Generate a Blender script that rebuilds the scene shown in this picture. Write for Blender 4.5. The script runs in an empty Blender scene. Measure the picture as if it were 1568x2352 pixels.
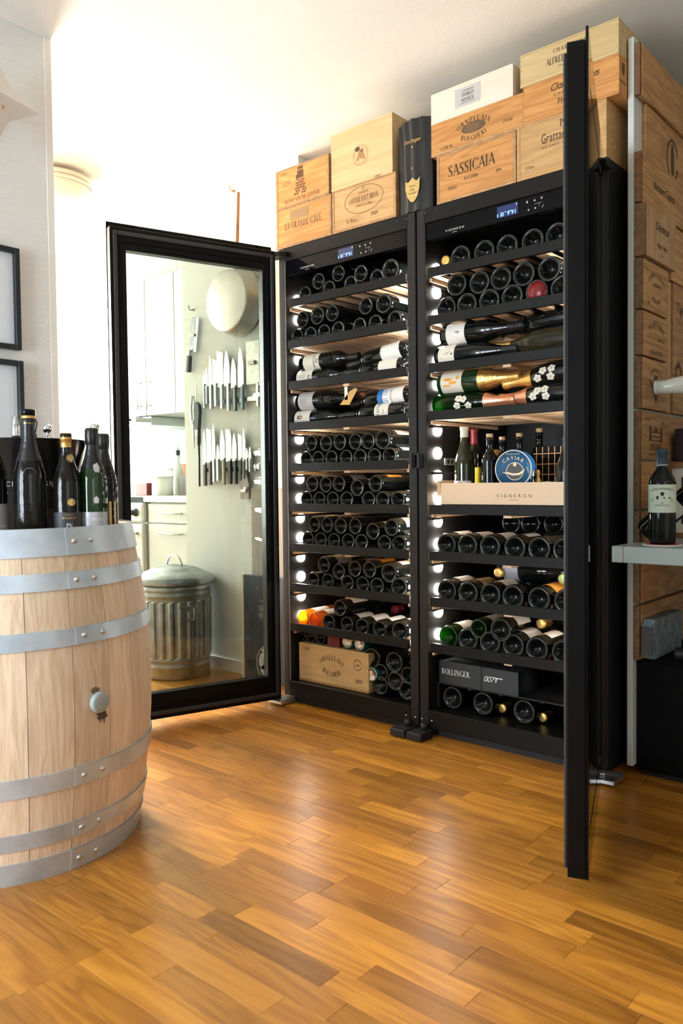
import bpy, bmesh, math, random
from mathutils import Vector, Matrix
random.seed(11)
R = math.radians
scene = bpy.context.scene
COL = scene.collection

# ------------------------------------------------------------------ camera
CAMP = Vector((1.639, -2.315, 0.90)); FPX = 1824.187
YAW, PITCH, ROLL = 0.712, 0.035, -0.011
_fw = Vector((-math.sin(YAW)*math.cos(PITCH), math.cos(YAW)*math.cos(PITCH), -math.sin(PITCH)))
_r = Vector((math.cos(YAW), math.sin(YAW), 0)); _u = _r.cross(_fw)
_r2 = math.cos(ROLL)*_r + math.sin(ROLL)*_u; _u2 = -math.sin(ROLL)*_r + math.cos(ROLL)*_u
cd = bpy.data.cameras.new('camera'); cam = bpy.data.objects.new('camera', cd); COL.objects.link(cam)
cd.sensor_fit = 'HORIZONTAL'; cd.sensor_width = 24.0; cd.lens = FPX/1568*24.0
cd.clip_start = 0.05
cam.matrix_world = Matrix(((_r2.x, _u2.x, -_fw.x, CAMP.x), (_r2.y, _u2.y, -_fw.y, CAMP.y), (_r2.z, _u2.z, -_fw.z, CAMP.z), (0, 0, 0, 1)))
cd.dof.use_dof = True; cd.dof.focus_distance = 2.95; cd.dof.aperture_fstop = 5.0
scene.camera = cam

# ------------------------------------------------------------------ world, daylight, exposure
w = bpy.data.worlds.new('World'); scene.world = w; w.use_nodes = True
bg = w.node_tree.nodes['Background']; bg.inputs[0].default_value = (0.75, 0.86, 1.0, 1); bg.inputs[1].default_value = 0.15
def area(name, loc, target, sx, sy, power, col):
    l = bpy.data.lights.new(name, 'AREA'); l.shape = 'RECTANGLE'; l.size = sx; l.size_y = sy; l.energy = power; l.color = col
    o = bpy.data.objects.new(name, l); COL.objects.link(o); o.location = loc
    o.rotation_euler = (Vector(target)-Vector(loc)).to_track_quat('-Z', 'Y').to_euler(); return o
# daylight through the kitchen window (far left wall) and through the living-room windows behind the camera
area('kitchen_window_daylight', (-4.42, -0.02, 1.45), (0, -0.55, 1.05), 1.1, 1.7, 620, (1.0, 0.97, 0.92))
for i_, wx in enumerate((-0.34, 0.24)):
    area('living_room_window_daylight', (wx, -3.92, 1.15), (-0.5, -0.9, 0.95), 0.46, 1.3, 58, (0.78, 0.89, 1.0))
area('living_room_window_daylight_2', (3.37, -2.9, 1.45), (-0.7, -1.6, 1.2), 1.2, 1.5, 15, (0.86, 0.93, 1.0))
vs = scene.view_settings
vs.view_transform = 'Standard'; vs.look = 'None'; vs.exposure = 0.0; vs.gamma = 1.0; vs.use_curve_mapping = False
cy = scene.cycles
cy.max_bounces = 8; cy.diffuse_bounces = 4; cy.glossy_bounces = 4; cy.transmission_bounces = 8; cy.transparent_max_bounces = 16
cy.caustics_reflective = False; cy.caustics_refractive = False; cy.sample_clamp_indirect = 6.0
cy.use_denoising = True

# ------------------------------------------------------------------ helpers
def at(x, y, ax, v):
    """photo pixel -> point on the world plane coordinate[ax] == v"""
    d = _fw + (x-784)/FPX*_r2 - (y-1176)/FPX*_u2
    return CAMP + d*((v-CAMP[ax])/d[ax])

MATS = {}
def nodes_of(name):
    m = bpy.data.materials.new(name); m.use_nodes = True; MATS[name] = m
    return m, m.node_tree.nodes, m.node_tree.links, m.node_tree.nodes['Principled BSDF']
def mat(name, col, rough=0.5, metal=0.0, spec=0.5, emit=None, es=1.0, trans=0.0, ior=1.45, coat=0.0, alpha=1.0, noise=0.0, nscale=40, bump=0.0, sheen=0):
    m, N, L, b = nodes_of(name)
    b.inputs['Base Color'].default_value = (*col, 1); b.inputs['Roughness'].default_value = rough
    b.inputs['Metallic'].default_value = metal; b.inputs['Specular IOR Level'].default_value = spec
    b.inputs['IOR'].default_value = ior; b.inputs['Transmission Weight'].default_value = trans; b.inputs['Coat Weight'].default_value = coat
    if emit: b.inputs['Emission Color'].default_value = (*emit, 1); b.inputs['Emission Strength'].default_value = es
    if noise or bump:
        tc = N.new('ShaderNodeTexCoord'); nz = N.new('ShaderNodeTexNoise'); nz.inputs['Scale'].default_value = nscale; nz.inputs['Detail'].default_value = 4
        L.new(tc.outputs['Object'], nz.inputs['Vector'])
        if noise:
            mx = N.new('ShaderNodeMixRGB'); mx.blend_type = 'MULTIPLY'; mx.inputs[0].default_value = 1.0
            mx.inputs[1].default_value = (*col, 1)
            rp = N.new('ShaderNodeValToRGB'); rp.color_ramp.elements[0].color = (1-noise,)*3+(1,); rp.color_ramp.elements[1].color = (1+noise*.3,)*3+(1,)
            rp.color_ramp.elements[0].position = .3; rp.color_ramp.elements[1].position = .7
            L.new(nz.outputs['Fac'], rp.inputs[0]); L.new(rp.outputs[0], mx.inputs[2]); L.new(mx.outputs[0], b.inputs['Base Color'])
        if bump:
            bp = N.new('ShaderNodeBump'); bp.inputs['Strength'].default_value = bump; bp.inputs['Distance'].default_value = .003
            L.new(nz.outputs['Fac'], bp.inputs['Height']); L.new(bp.outputs[0], b.inputs['Normal'])
    return m
def wood(name, dark, light, axis=0, ring=9.0, rough=0.5, use_color=False, var=0.25, knots=0.0, spec=0.4, stretch=0.10, contrast=1.0, coat=0.0):
    """plain-sawn timber: stretched noise rings along one axis, fine pores, random shift and tone per object"""
    m, N, L, b = nodes_of(name)
    tc = N.new('ShaderNodeTexCoord'); oi = N.new('ShaderNodeObjectInfo')
    add = N.new('ShaderNodeVectorMath'); add.operation = 'ADD'
    sc = N.new('ShaderNodeVectorMath'); sc.operation = 'SCALE'; sc.inputs[0].default_value = (13.7, 7.3, 9.1); L.new(oi.outputs['Random'], sc.inputs['Scale'])
    L.new(tc.outputs['Object'], add.inputs[0]); L.new(sc.outputs[0], add.inputs[1])
    mp = N.new('ShaderNodeMapping'); s = [1.0, 1.0, 1.0]; s[axis] = stretch; mp.inputs['Scale'].default_value = s; L.new(add.outputs[0], mp.inputs['Vector'])
    n1 = N.new('ShaderNodeTexNoise'); n1.inputs['Scale'].default_value = ring; n1.inputs['Detail'].default_value = 3; n1.inputs['Distortion'].default_value = 0.6; L.new(mp.outputs[0], n1.inputs['Vector'])
    mul = N.new('ShaderNodeMath'); mul.operation = 'MULTIPLY'; mul.inputs[1].default_value = 7.0; L.new(n1.outputs['Fac'], mul.inputs[0])
    fr = N.new('ShaderNodeMath'); fr.operation = 'PINGPONG'; fr.inputs[1].default_value = 0.5; L.new(mul.outputs[0], fr.inputs[0])
    mp2 = N.new('ShaderNodeMapping'); s2 = [160.0]*3; s2[axis] = 6.0; mp2.inputs['Scale'].default_value = s2; L.new(add.outputs[0], mp2.inputs['Vector'])
    n2 = N.new('ShaderNodeTexNoise'); n2.inputs['Scale'].default_value = 1.0; n2.inputs['Detail'].default_value = 2; L.new(mp2.outputs[0], n2.inputs['Vector'])
    mxf = N.new('ShaderNodeMath'); mxf.operation = 'MULTIPLY_ADD'; mxf.inputs[1].default_value = 0.55; L.new(n2.outputs['Fac'], mxf.inputs[0]); L.new(fr.outputs[0], mxf.inputs[2])
    rp = N.new('ShaderNodeValToRGB'); e = rp.color_ramp.elements
    e[0].position = 0.5-.32/contrast; e[0].color = (*dark, 1); e[1].position = min(1, 0.5+.22/contrast); e[1].color = (*light, 1); L.new(mxf.outputs[0], rp.inputs[0])
    # tone per object
    mr = N.new('ShaderNodeMapRange'); mr.inputs[3].default_value = 1-var; mr.inputs[4].default_value = 1+var*.6; L.new(oi.outputs['Random'], mr.inputs[0])
    mx = N.new('ShaderNodeMixRGB'); mx.blend_type = 'MULTIPLY'; mx.inputs[0].default_value = 1; L.new(rp.outputs[0], mx.inputs[1])
    L.new(oi.outputs['Color'] if use_color else mr.outputs[0], mx.inputs[2]); out = mx.outputs[0]
    if knots:
        v = N.new('ShaderNodeTexVoronoi'); v.inputs['Scale'].default_value = 5.5; mp3 = N.new('ShaderNodeMapping'); s3 = [1.0]*3; s3[axis] = .5; mp3.inputs['Scale'].default_value = s3
        L.new(add.outputs[0], mp3.inputs['Vector']); L.new(mp3.outputs[0], v.inputs['Vector'])
        kr = N.new('ShaderNodeValToRGB'); kr.color_ramp.elements[0].color = (.28, .15, .08, 1); kr.color_ramp.elements[1].color = (1, 1, 1, 1)
        kr.color_ramp.elements[0].position = .02; kr.color_ramp.elements[1].position = .02+knots; L.new(v.outputs['Distance'], kr.inputs[0])
        m2 = N.new('ShaderNodeMixRGB'); m2.blend_type = 'MULTIPLY'; m2.inputs[0].default_value = .8; L.new(out, m2.inputs[1]); L.new(kr.outputs[0], m2.inputs[2]); out = m2.outputs[0]
    L.new(out, b.inputs['Base Color']); b.inputs['Roughness'].default_value = rough; b.inputs['Specular IOR Level'].default_value = spec; b.inputs['Coat Weight'].default_value = coat
    bp = N.new('ShaderNodeBump'); bp.inputs['Strength'].default_value = .12; bp.inputs['Distance'].default_value = .001; L.new(n2.outputs['Fac'], bp.inputs['Height']); L.new(bp.outputs[0], b.inputs['Normal'])
    return m
def glass_mat(name, tint, refl=1.0, ior=1.5):
    m, N, L, b = nodes_of(name); N.remove(b); out = N['Material Output']
    t = N.new('ShaderNodeBsdfTransparent'); t.inputs[0].default_value = (*tint, 1); g = N.new('ShaderNodeBsdfGlossy'); g.inputs['Roughness'].default_value = .0; g.inputs[0].default_value = (.92, .96, 1, 1)
    f = N.new('ShaderNodeLayerWeight'); f.inputs['Blend'].default_value = .5; f0 = ((ior-1)/(ior+1))**2
    pw = N.new('ShaderNodeMath'); pw.operation = 'POWER'; pw.inputs[1].default_value = 5.0; L.new(f.outputs['Facing'], pw.inputs[0])
    ma = N.new('ShaderNodeMath'); ma.operation = 'MULTIPLY_ADD'; ma.inputs[1].default_value = 1-f0; ma.inputs[2].default_value = f0; L.new(pw.outputs[0], ma.inputs[0])
    mu = N.new('ShaderNodeMath'); mu.operation = 'MULTIPLY'; mu.inputs[1].default_value = refl; mu.use_clamp = True; L.new(ma.outputs[0], mu.inputs[0])
    mx = N.new('ShaderNodeMixShader'); L.new(mu.outputs[0], mx.inputs[0]); L.new(t.outputs[0], mx.inputs[1]); L.new(g.outputs[0], mx.inputs[2]); L.new(mx.outputs[0], out.inputs[0])
    return m

class MB:
    """collects shapes, builds ONE mesh object"""
    def __init__(s): s.v = []; s.f = []; s.sm = []
    def add(s, vs, fs, smooth=False, M=None):
        o = len(s.v); s.v += [tuple(M @ Vector(p)) if M else tuple(p) for p in vs]
        for f in fs: s.f.append(tuple(i+o for i in f)); s.sm.append(smooth)
        return s
    def box(s, x0, x1, y0, y1, z0, z1, b=0.0, M=None):
        x0, x1 = min(x0, x1), max(x0, x1); y0, y1 = min(y0, y1), max(y0, y1); z0, z1 = min(z0, z1), max(z0, z1)
        b = min(b, (x1-x0)*.3, (y1-y0)*.3, (z1-z0)*.3)
        if b <= 0:
            vs = [(x, y, z) for x in (x0, x1) for y in (y0, y1) for z in (z0, z1)]
            return s.add(vs, [(0, 1, 3, 2), (4, 6, 7, 5), (0, 4, 5, 1), (2, 3, 7, 6), (0, 2, 6, 4), (1, 5, 7, 3)], M=M)
        bm = bmesh.new(); bmesh.ops.create_cube(bm, size=1)
        for v in bm.verts: v.co = Vector(((x0+x1)/2+v.co.x*(x1-x0), (y0+y1)/2+v.co.y*(y1-y0), (z0+z1)/2+v.co.z*(z1-z0)))
        bmesh.ops.bevel(bm, geom=bm.edges[:], offset=b, segments=1, affect='EDGES', profile=.5)
        bm.verts.index_update(); s.add([v.co[:] for v in bm.verts], [[v.index for v in f.verts] for f in bm.faces], M=M); bm.free(); return s
    def lathe(s, prof, n=24, M=None, smooth=True, a0=0.0, a1=2*math.pi):
        full = abs(a1-a0-2*math.pi) < 1e-6; m = n if full else n+1; vs = []; fs = []; idx = []
        for (r, z) in prof:
            if r < 1e-6: idx.append([len(vs)]*m); vs.append((0, 0, z))
            else:
                idx.append(list(range(len(vs), len(vs)+m)))
                for k in range(m): a = a0+(a1-a0)*k/n; vs.append((r*math.cos(a), r*math.sin(a), z))
        for i in range(len(prof)-1):
            for k in range(n):
                k2 = (k+1) % m; q = [idx[i][k], idx[i][k2], idx[i+1][k2], idx[i+1][k]]; q2 = []
                for j in q:
                    if j not in q2: q2.append(j)
                if len(q2) > 2: fs.append(q2)
        return s.add(vs, fs, smooth, M)
    def tube(s, path, r, n=8, M=None, caps=True, close=False):
        P = [Vector(p) for p in path]; rr = r if isinstance(r, (list, tuple)) else [r]*len(P); vs = []; fs = []; prev = None
        for i, p in enumerate(P):
            t = ((P[(i+1) % len(P)]-P[i-1]) if close else (P[min(i+1, len(P)-1)]-P[max(i-1, 0)])).normalized()
            a = prev if prev is not None and abs(prev.dot(t)) < .95 else (Vector((0, 0, 1)) if abs(t.z) < .9 else Vector((1, 0, 0)))
            x = (a-t*a.dot(t)).normalized(); y = t.cross(x); prev = x
            for k in range(n): an = 2*math.pi*k/n; vs.append(tuple(p+(x*math.cos(an)+y*math.sin(an))*rr[i]))
        m = len(P)
        for i in range(m if close else m-1):
            for k in range(n): fs.append((i*n+k, i*n+(k+1) % n, ((i+1) % m)*n+(k+1) % n, ((i+1) % m)*n+k))
        if caps and not close: fs.append(tuple(range(n))[::-1]); fs.append(tuple((m-1)*n+k for k in range(n)))
        return s.add(vs, fs, True, M)
    def prism(s, poly, h0, h1, M=None):
        """poly in local x,z ; extruded along y from h0 to h1"""
        n = len(poly); vs = [(p[0], h0, p[1]) for p in poly]+[(p[0], h1, p[1]) for p in poly]
        fs = [tuple(range(n)), tuple(range(n, 2*n))[::-1]]+[(i, i+n, (i+1) % n+n, (i+1) % n) for i in range(n)]
        return s.add(vs, fs, M=M)
    def shift(s, d): s.v = [(a+d[0], b+d[1], c+d[2]) for a, b, c in s.v]; return s
    def mesh(s, name):
        me = bpy.data.meshes.new(name); me.from_pydata(s.v, [], s.f); me.polygons.foreach_set('use_smooth', s.sm); me.update(); return me
    def build(s, name, m, parent=None, loc=None, rot=None, world=False, fix=True):
        if world and parent: s.shift(-parent.location)
        me = s.mesh(name)
        if fix:
            bm = bmesh.new(); bm.from_mesh(me); bmesh.ops.recalc_face_normals(bm, faces=bm.faces); bm.to_mesh(me); bm.free()
        me.materials.append(MATS[m] if isinstance(m, str) else m)
        return put(name, me, parent, loc, rot)
def put(name, me, parent=None, loc=None, rot=None):
    o = bpy.data.objects.new(name, me); COL.objects.link(o)
    if parent: o.parent = parent
    if loc is not None: o.location = loc
    if rot is not None: o.rotation_euler = rot
    return o
def tag(o, label=None, cat=None, group=None, kind=None):
    if label: o['label'] = label
    if cat: o['category'] = cat
    if group: o['group'] = group
    if kind: o['kind'] = kind
    return o
def thing(name, label, cat, loc=(0, 0, 0), rot=(0, 0, 0), group=None):
    o = bpy.data.objects.new(name, None); COL.objects.link(o); o.location = loc; o.rotation_euler = rot; o.empty_display_size = .05
    return tag(o, label, cat, group)
def box(name, m, x0, x1, y0, y1, z0, z1, parent=None, b=0.0, world=True):
    return MB().box(x0, x1, y0, y1, z0, z1, b).build(name, m, parent, world=world, fix=b > 0)
def RotM(ax, deg, loc=(0, 0, 0)): return Matrix.Translation(Vector(loc)) @ Matrix.Rotation(R(deg), 4, ax)

# ------------------------------------------------------------------ lettering: a small serif stroke face + the built-in sans
SER = {}
def _ser():
    T, t = .15, .055
    def st(x): return [('l', x, 0, x, 1, T), ('f', x, 0), ('f', x, 1)]
    def sn(x): return [('l', x, 0, x, 1, t), ('f', x, 0), ('f', x, 1)]
    SER.update({
     'A': (.8, [('l', .08, 0, .4, 1, t), ('l', .4, 1, .72, 0, T), ('l', .2, .34, .6, .34, t), ('f', .08, 0), ('f', .72, 0)]),
     'B': (.7, st(.16)+[('a', .16, .75, .38, .25, -90, 90), ('a', .16, .26, .45, .26, -90, 90)]),
     'C': (.8, [('a', .46, .5, .4, .5, 48, 312), ('l', .74, .72, .74, .98, t), ('l', .74, .02, .74, .28, t)]),
     'D': (.82, st(.16)+[('a', .16, .5, .58, .5, -90, 90)]),
     'E': (.66, st(.16)+[('l', .16, .98, .58, .98, t), ('l', .16, .52, .48, .52, t), ('l', .16, .02, .6, .02, t), ('l', .58, .8, .58, 1, t), ('l', .6, 0, .6, .22, t)]),
     'F': (.62, st(.16)+[('l', .16, .98, .56, .98, t), ('l', .16, .52, .46, .52, t), ('l', .56, .8, .56, 1, t)]),
     'G': (.86, [('a', .46, .5, .4, .5, 48, 320), ('l', .76, 0.05, .76, .42, T), ('f', .76, .42), ('l', .74, .72, .74, .98, t)]),
     'H': (.86, st(.16)+st(.7)+[('l', .16, .5, .7, .5, t)]),
     'I': (.34, st(.17)), 'J': (.45, [('l', .28, .1, .28, 1, T), ('f', .28, 1), ('a', .1, .12, .2, .16, 180, 360)]),
     'K': (.78, st(.16)+[('l', .2, .42, .66, 1, t), ('l', .32, .55, .7, 0, T), ('f', .66, 1), ('f', .7, 0)]),
     'L': (.62, st(.16)+[('l', .16, .02, .58, .02, t), ('l', .58, 0, .58, .24, t)]),
     'M': (1.0, sn(.12)+st(.84)+[('l', .12, 1, .48, .05, T), ('l', .48, .05, .84, 1, t)]),
     'N': (.86, sn(.14)+sn(.72)+[('l', .14, 1, .72, 0, T)]),
     'O': (.9, [('a', .45, .5, .4, .5, 0, 360)]), 'P': (.64, st(.16)+[('a', .16, .72, .42, .28, -90, 90)]),
     'Q': (.9, [('a', .45, .5, .4, .5, 0, 360), ('l', .5, .1, .85, -.18, T*.8)]),
     'R': (.76, st(.16)+[('a', .16, .74, .4, .26, -90, 90), ('l', .3, .48, .68, 0, T), ('f', .68, 0)]),
     'S': (.6, [('a', .3, .75, .22, .25, 40, 235), ('a', .3, .27, .24, .27, -140, 60), ('l', .17, .6, .43, .42, T), ('l', .5, .76, .5, .98, t), ('l', .07, .02, .07, .26, t)]),
     'T': (.74, [('l', .37, 0, .37, 1, T), ('f', .37, 0), ('l', .06, .98, .68, .98, t), ('l', .06, .76, .06, 1, t), ('l', .68, .76, .68, 1, t)]),
     'U': (.82, [('l', .16, .3, .16, 1, T), ('f', .16, 1), ('l', .68, .3, .68, 1, t), ('f', .68, 1), ('a', .42, .3, .26, .3, 180, 360)]),
     'V': (.78, [('l', .08, 1, .4, 0, T), ('l', .4, 0, .7, 1, t), ('f', .08, 1), ('f', .7, 1)]),
     'W': (1.1, [('l', .08, 1, .34, 0, T), ('l', .34, 0, .56, .95, t), ('l', .56, .95, .8, 0, T), ('l', .8, 0, 1.02, 1, t), ('f', .08, 1), ('f', 1.02, 1)]),
     'X': (.78, [('l', .1, 1, .68, 0, T), ('l', .1, 0, .66, 1, t), ('f', .1, 1), ('f', .66, 1), ('f', .1, 0), ('f', .68, 0)]),
     'Y': (.76, [('l', .08, 1, .38, .46, T), ('l', .38, .46, .68, 1, t), ('l', .38, 0, .38, .48, T), ('f', .08, 1), ('f', .68, 1), ('f', .38, 0)]),
     'Z': (.7, [('l', .08, .98, .6, .98, t), ('l', .6, .98, .1, .02, T), ('l', .08, .02, .62, .02, t)]),
     '0': (.62, [('a', .31, .5, .25, .5, 0, 360)]), '1': (.42, st(.24)+[('l', .06, .8, .24, .96, t)]),
     '2': (.6, [('a', .28, .72, .22, .28, -20, 170), ('l', .46, .58, .08, .03, T*.8), ('l', .06, .03, .54, .03, t)]),
     '3': (.58, [('a', .26, .76, .2, .24, -90, 160), ('a', .26, .27, .24, .27, -160, 90)]),
     '4': (.62, [('l', .42, 0, .42, 1, T), ('l', .42, 1, .05, .3, t), ('l', .05, .28, .58, .28, t)]),
     '5': (.58, [('l', .12, .55, .16, .98, t), ('l', .16, .96, .5, .96, T*.7), ('a', .26, .32, .25, .32, -160, 130)]),
     '6': (.6, [('a', .3, .3, .24, .3, 0, 360), ('a', .46, .4, .4, .6, 110, 180)]),
     '7': (.56, [('l', .06, .96, .52, .96, T*.7), ('l', .52, .96, .2, 0, T)]),
     '8': (.6, [('a', .3, .75, .2, .25, 0, 360), ('a', .3, .26, .24, .26, 0, 360)]),
     '9': (.6, [('a', .3, .7, .24, .3, 0, 360), ('a', .14, .6, .4, .6, -70, 0)]),
     ' ': (.4, []), '.': (.25, [('l', .1, 0, .1, .13, .13)]), '-': (.45, [('l', .06, .4, .38, .4, .08)]), '&': (.8, [('a', .36, .75, .18, .24, 0, 360), ('a', .34, .28, .28, .28, 60, 360), ('l', .3, .6, .74, 0, T)])})
_ser()
GC = {}
def glyph(font, ch):
    k = (font, ch)
    if k in GC: return GC[k]
    vs, fs = [], []
    if font == 'serif':
        w_, items = SER.get(ch, SER['.'])
        def quad(a, b, c, d): o = len(vs); vs.extend([a, b, c, d]); fs.append((o, o+1, o+2, o+3))
        for it in items:
            if it[0] == 'l':
                _, x0, y0, x1, y1, tk = it; dx, dy = x1-x0, y1-y0; l = math.hypot(dx, dy) or 1; nx, ny = -dy/l*tk/2, dx/l*tk/2
                quad((x0+nx, y0+ny), (x0-nx, y0-ny), (x1-nx, y1-ny), (x1+nx, y1+ny))
            elif it[0] == 'f':
                _, x, y = it; h = .03 if y < .5 else -.03; quad((x-.13, y), (x+.13, y), (x+.13, y+h), (x-.13, y+h))
            else:
                _, cx, cy_, rx, ry, a0, a1 = it; n = max(6, int(abs(a1-a0)/24))
                pts = []
                for i in range(n+1):
                    a = R(a0+(a1-a0)*i/n); th = .05+.11*abs(math.cos(a))
                    pts.append(((cx+rx*math.cos(a), cy_+ry*math.sin(a)), (cx+max(rx-th, .01)*math.cos(a), cy_+max(ry-.05, .01)*math.sin(a))))
                for i in range(n): quad(pts[i][0], pts[i+1][0], pts[i+1][1], pts[i][1])
        adv = w_
    else:
        if ch == ' ': adv = .42
        else:
            c = bpy.data.curves.new('g', 'FONT'); c.body = ch; c.resolution_u = 3; o = bpy.data.objects.new('g', c); COL.objects.link(o)
            me = bpy.data.meshes.new_from_object(o.evaluated_get(bpy.context.evaluated_depsgraph_get()))
            sh = .32 if font == 'script' else 0
            vs = [((v.co.x+sh*v.co.y)/.7, v.co.y/.7) for v in me.vertices]; fs = [tuple(p.vertices) for p in me.polygons]
            adv = max([v[0] for v in vs] or [.3])+.09-(sh if font == 'script' else 0)
            bpy.data.objects.remove(o); bpy.data.curves.remove(c); bpy.data.meshes.remove(me)
    GC[k] = (adv, vs, fs); return GC[k]
def txt(parent, s, size, face, u, v, m='ink', font='serif', sx=1.0, sp=0.0, arc=None, rot=0.0, name='lettering', align='c'):
    """write s with cap height size on a surface; face(u,v)->local point; arc = radius (+ over, - under)"""
    mb = MB(); gl = [glyph(font, c) for c in s]; adv = [(g[0]+sp)*size*sx for g in gl]; tot = sum(adv)-sp*size*sx
    x = {'c': -tot/2, 'l': 0, 'r': -tot}[align]; cr, sr = math.cos(rot), math.sin(rot)
    for g, a in zip(gl, adv):
        if g[1]:
            pts = []
            for (gx, gy) in g[1]:
                px, py = gx*size*sx, gy*size
                if arc:
                    mid = x+a/2; th = mid/abs(arc); lx = px-a/2
                    if arc > 0: c, s_ = math.cos(-th), math.sin(-th); X = arc*math.sin(th)+lx*c-py*s_; Y = arc*math.cos(th)-arc+lx*s_+py*c
                    else: c, s_ = math.cos(th), math.sin(th); X = -arc*math.sin(th)+lx*c-py*s_; Y = -(-arc*math.cos(th)+arc)+lx*s_+py*c
                else: X, Y = x+px, py
                X, Y = X*cr-Y*sr, X*sr+Y*cr
                pts.append(face(u+X, v+Y))
            mb.add(pts, g[2])
        x += a
    return mb.build(name, m, parent, fix=False)
def ring_marks(parent, face, u, v, ru, rv, wd, m='ink', a0=0, a1=360, n=40, name='emblem'):
    mb = MB(); pts = []
    for i in range(n+1):
        a = R(a0+(a1-a0)*i/n); pts += [face(u+ru*math.cos(a), v+rv*math.sin(a)), face(u+(ru-wd)*math.cos(a), v+(rv-wd)*math.sin(a))]
    mb.add(pts, [(2*i, 2*i+2, 2*i+3, 2*i+1) for i in range(n)]); return mb.build(name, m, parent, fix=False)
def patch(parent, face, polys, m='ink', name='emblem'):
    mb = MB()
    for p in polys: mb.add([face(a, b) for a, b in p], [tuple(range(len(p)))])
    return mb.build(name, m, parent, fix=False)
def rect(u, v, w_, h): return [(u-w_/2, v-h/2), (u+w_/2, v-h/2), (u+w_/2, v+h/2), (u-w_/2, v+h/2)]
def ell(u, v, a, b, n=14): return [(u+a*math.cos(2*math.pi*i/n), v+b*math.sin(2*math.pi*i/n)) for i in range(n)]
ORD = ['first', 'second', 'third', 'fourth', 'fifth', 'sixth', 'seventh', 'eighth', 'ninth', 'tenth', 'eleventh', 'twelfth', 'thirteenth', 'fourteenth']

# ------------------------------------------------------------------ materials
mat('plaster', (.80, .76, .68), .85, bump=.05, nscale=300); mat('ceiling_paint', (.80, .765, .69), .9, bump=.25, nscale=420)
mat('kitchen_white', (.43, .44, .40), .35); mat('white_paint', (.78, .79, .77), .5); mat('board_white', (.62, .64, .60), .5)
mat('tile_white', (.60, .62, .60), .15); mat('grout', (.5, .5, .46), .9)
def wallpaper():
    m, N, L, b = nodes_of('wallpaper'); b.inputs['Base Color'].default_value = (.80, .79, .76, 1); b.inputs['Roughness'].default_value = .8
    tc = N.new('ShaderNodeTexCoord'); mp = N.new('ShaderNodeMapping'); mp.inputs['Scale'].default_value = (1, .12, 1); L.new(tc.outputs['Object'], mp.inputs[0])
    wv = N.new('ShaderNodeTexWave'); wv.bands_direction = 'Z'; wv.inputs['Scale'].default_value = 75; wv.inputs['Distortion'].default_value = 1.5; wv.inputs['Detail'].default_value = 2; wv.inputs['Detail Scale'].default_value = 3
    L.new(mp.outputs[0], wv.inputs[0]); bp = N.new('ShaderNodeBump'); bp.inputs['Strength'].default_value = .5; bp.inputs['Distance'].default_value = .002
    L.new(wv.outputs['Fac'], bp.inputs['Height']); L.new(bp.outputs[0], b.inputs['Normal'])
wallpaper()
wood('floor_oak', (.30, .104, .011), (.52, .215, .027), 0, 11, .30, use_color=True, spec=.5, contrast=.8, stretch=.13)
wood('crate_orange', (.44, .18, .042), (.64, .31, .095), 0, 14, .6, var=.12, contrast=.75)
wood('crate_tan', (.46, .25, .09), (.61, .37, .155), 0, 12, .6, var=.1, contrast=.7)
wood('crate_pale', (.60, .40, .18), (.74, .54, .28), 0, 9, .6, var=.06, contrast=.6, knots=.05)
wood('crate_olive', (.50, .36, .16), (.64, .48, .24), 0, 9, .6, var=.06, contrast=.6)
wood('crate_white', (.72, .62, .49), (.82, .73, .60), 0, 7, .6, var=.04, contrast=.5)
wood('crate_edge', (.36, .19, .075), (.52, .30, .13), 1, 12, .65, var=.15)
wood('panel_oak', (.33, .155, .052), (.56, .31, .125), 1, 15, .6, var=.22, contrast=.9)
wood('panel_oak_v', (.38, .215, .095), (.58, .365, .185), 2, 10, .6, var=.15, contrast=.7)
wood('panel_edge', (.15, .075, .032), (.24, .125, .058), 1, 12, .7, var=.2)
wood('barrel_oak', (.62, .44, .285), (.83, .665, .48), 2, 26, .55, var=.12, contrast=.7, stretch=.06)
wood('slat_beech', (.66, .45, .27), (.82, .60, .39), 1, 8, .5, var=.08, contrast=.6)
wood('slat_beech_x', (.66, .45, .27), (.82, .60, .39), 0, 8, .5, var=.08, contrast=.6)
wood('drawer_beech', (.66, .47, .30), (.72, .53, .35), 0, 6, .5, var=.03, contrast=.5)
wood('grey_brown_wood', (.30, .25, .21), (.42, .36, .31), 2, 8, .6, var=.05); wood('dark_stained_wood', (.025, .032, .042), (.05, .062, .08), 2, 14, .5, var=.05)
wood('worktop_wood', (.56, .50, .44), (.68, .62, .56), 0, 9, .4, var=.05); wood('handle_brown', (.10, .06, .05), (.17, .11, .09), 2, 12, .4); wood('handle_tan', (.40, .32, .20), (.5, .42, .28), 2, 12, .4)
wood('frame_brown', (.22, .10, .035), (.34, .17, .06), 2, 10, .5)
mat('ink', (.045, .025, .012), .7); mat('ink_brown', (.12, .055, .022), .7); mat('plaster_cool', (.74, .75, .71), .85); mat('ink_soft', (.13, .075, .035), .7); mat('ink_red', (.55, .16, .06), .7); mat('ink_faint', (.38, .20, .075), .7)
mat('ink_blind', (.34, .20, .085), .7); mat('panel_ink', (.085, .048, .024), .7)
mat('cab_black', (.0055, .0055, .005), .42, spec=.22, bump=.06, nscale=700); mat('cab_inner', (.012, .012, .012), .45, spec=.35); mat('cab_side', (.014, .014, .0145), .40, spec=.3); mat('gloss_black', (.004, .004, .005), .05, spec=.16); mat('door_black', (.0035, .0035, .0035), .34, spec=.18); mat('gasket', (.022, .023, .026), .55)
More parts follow.
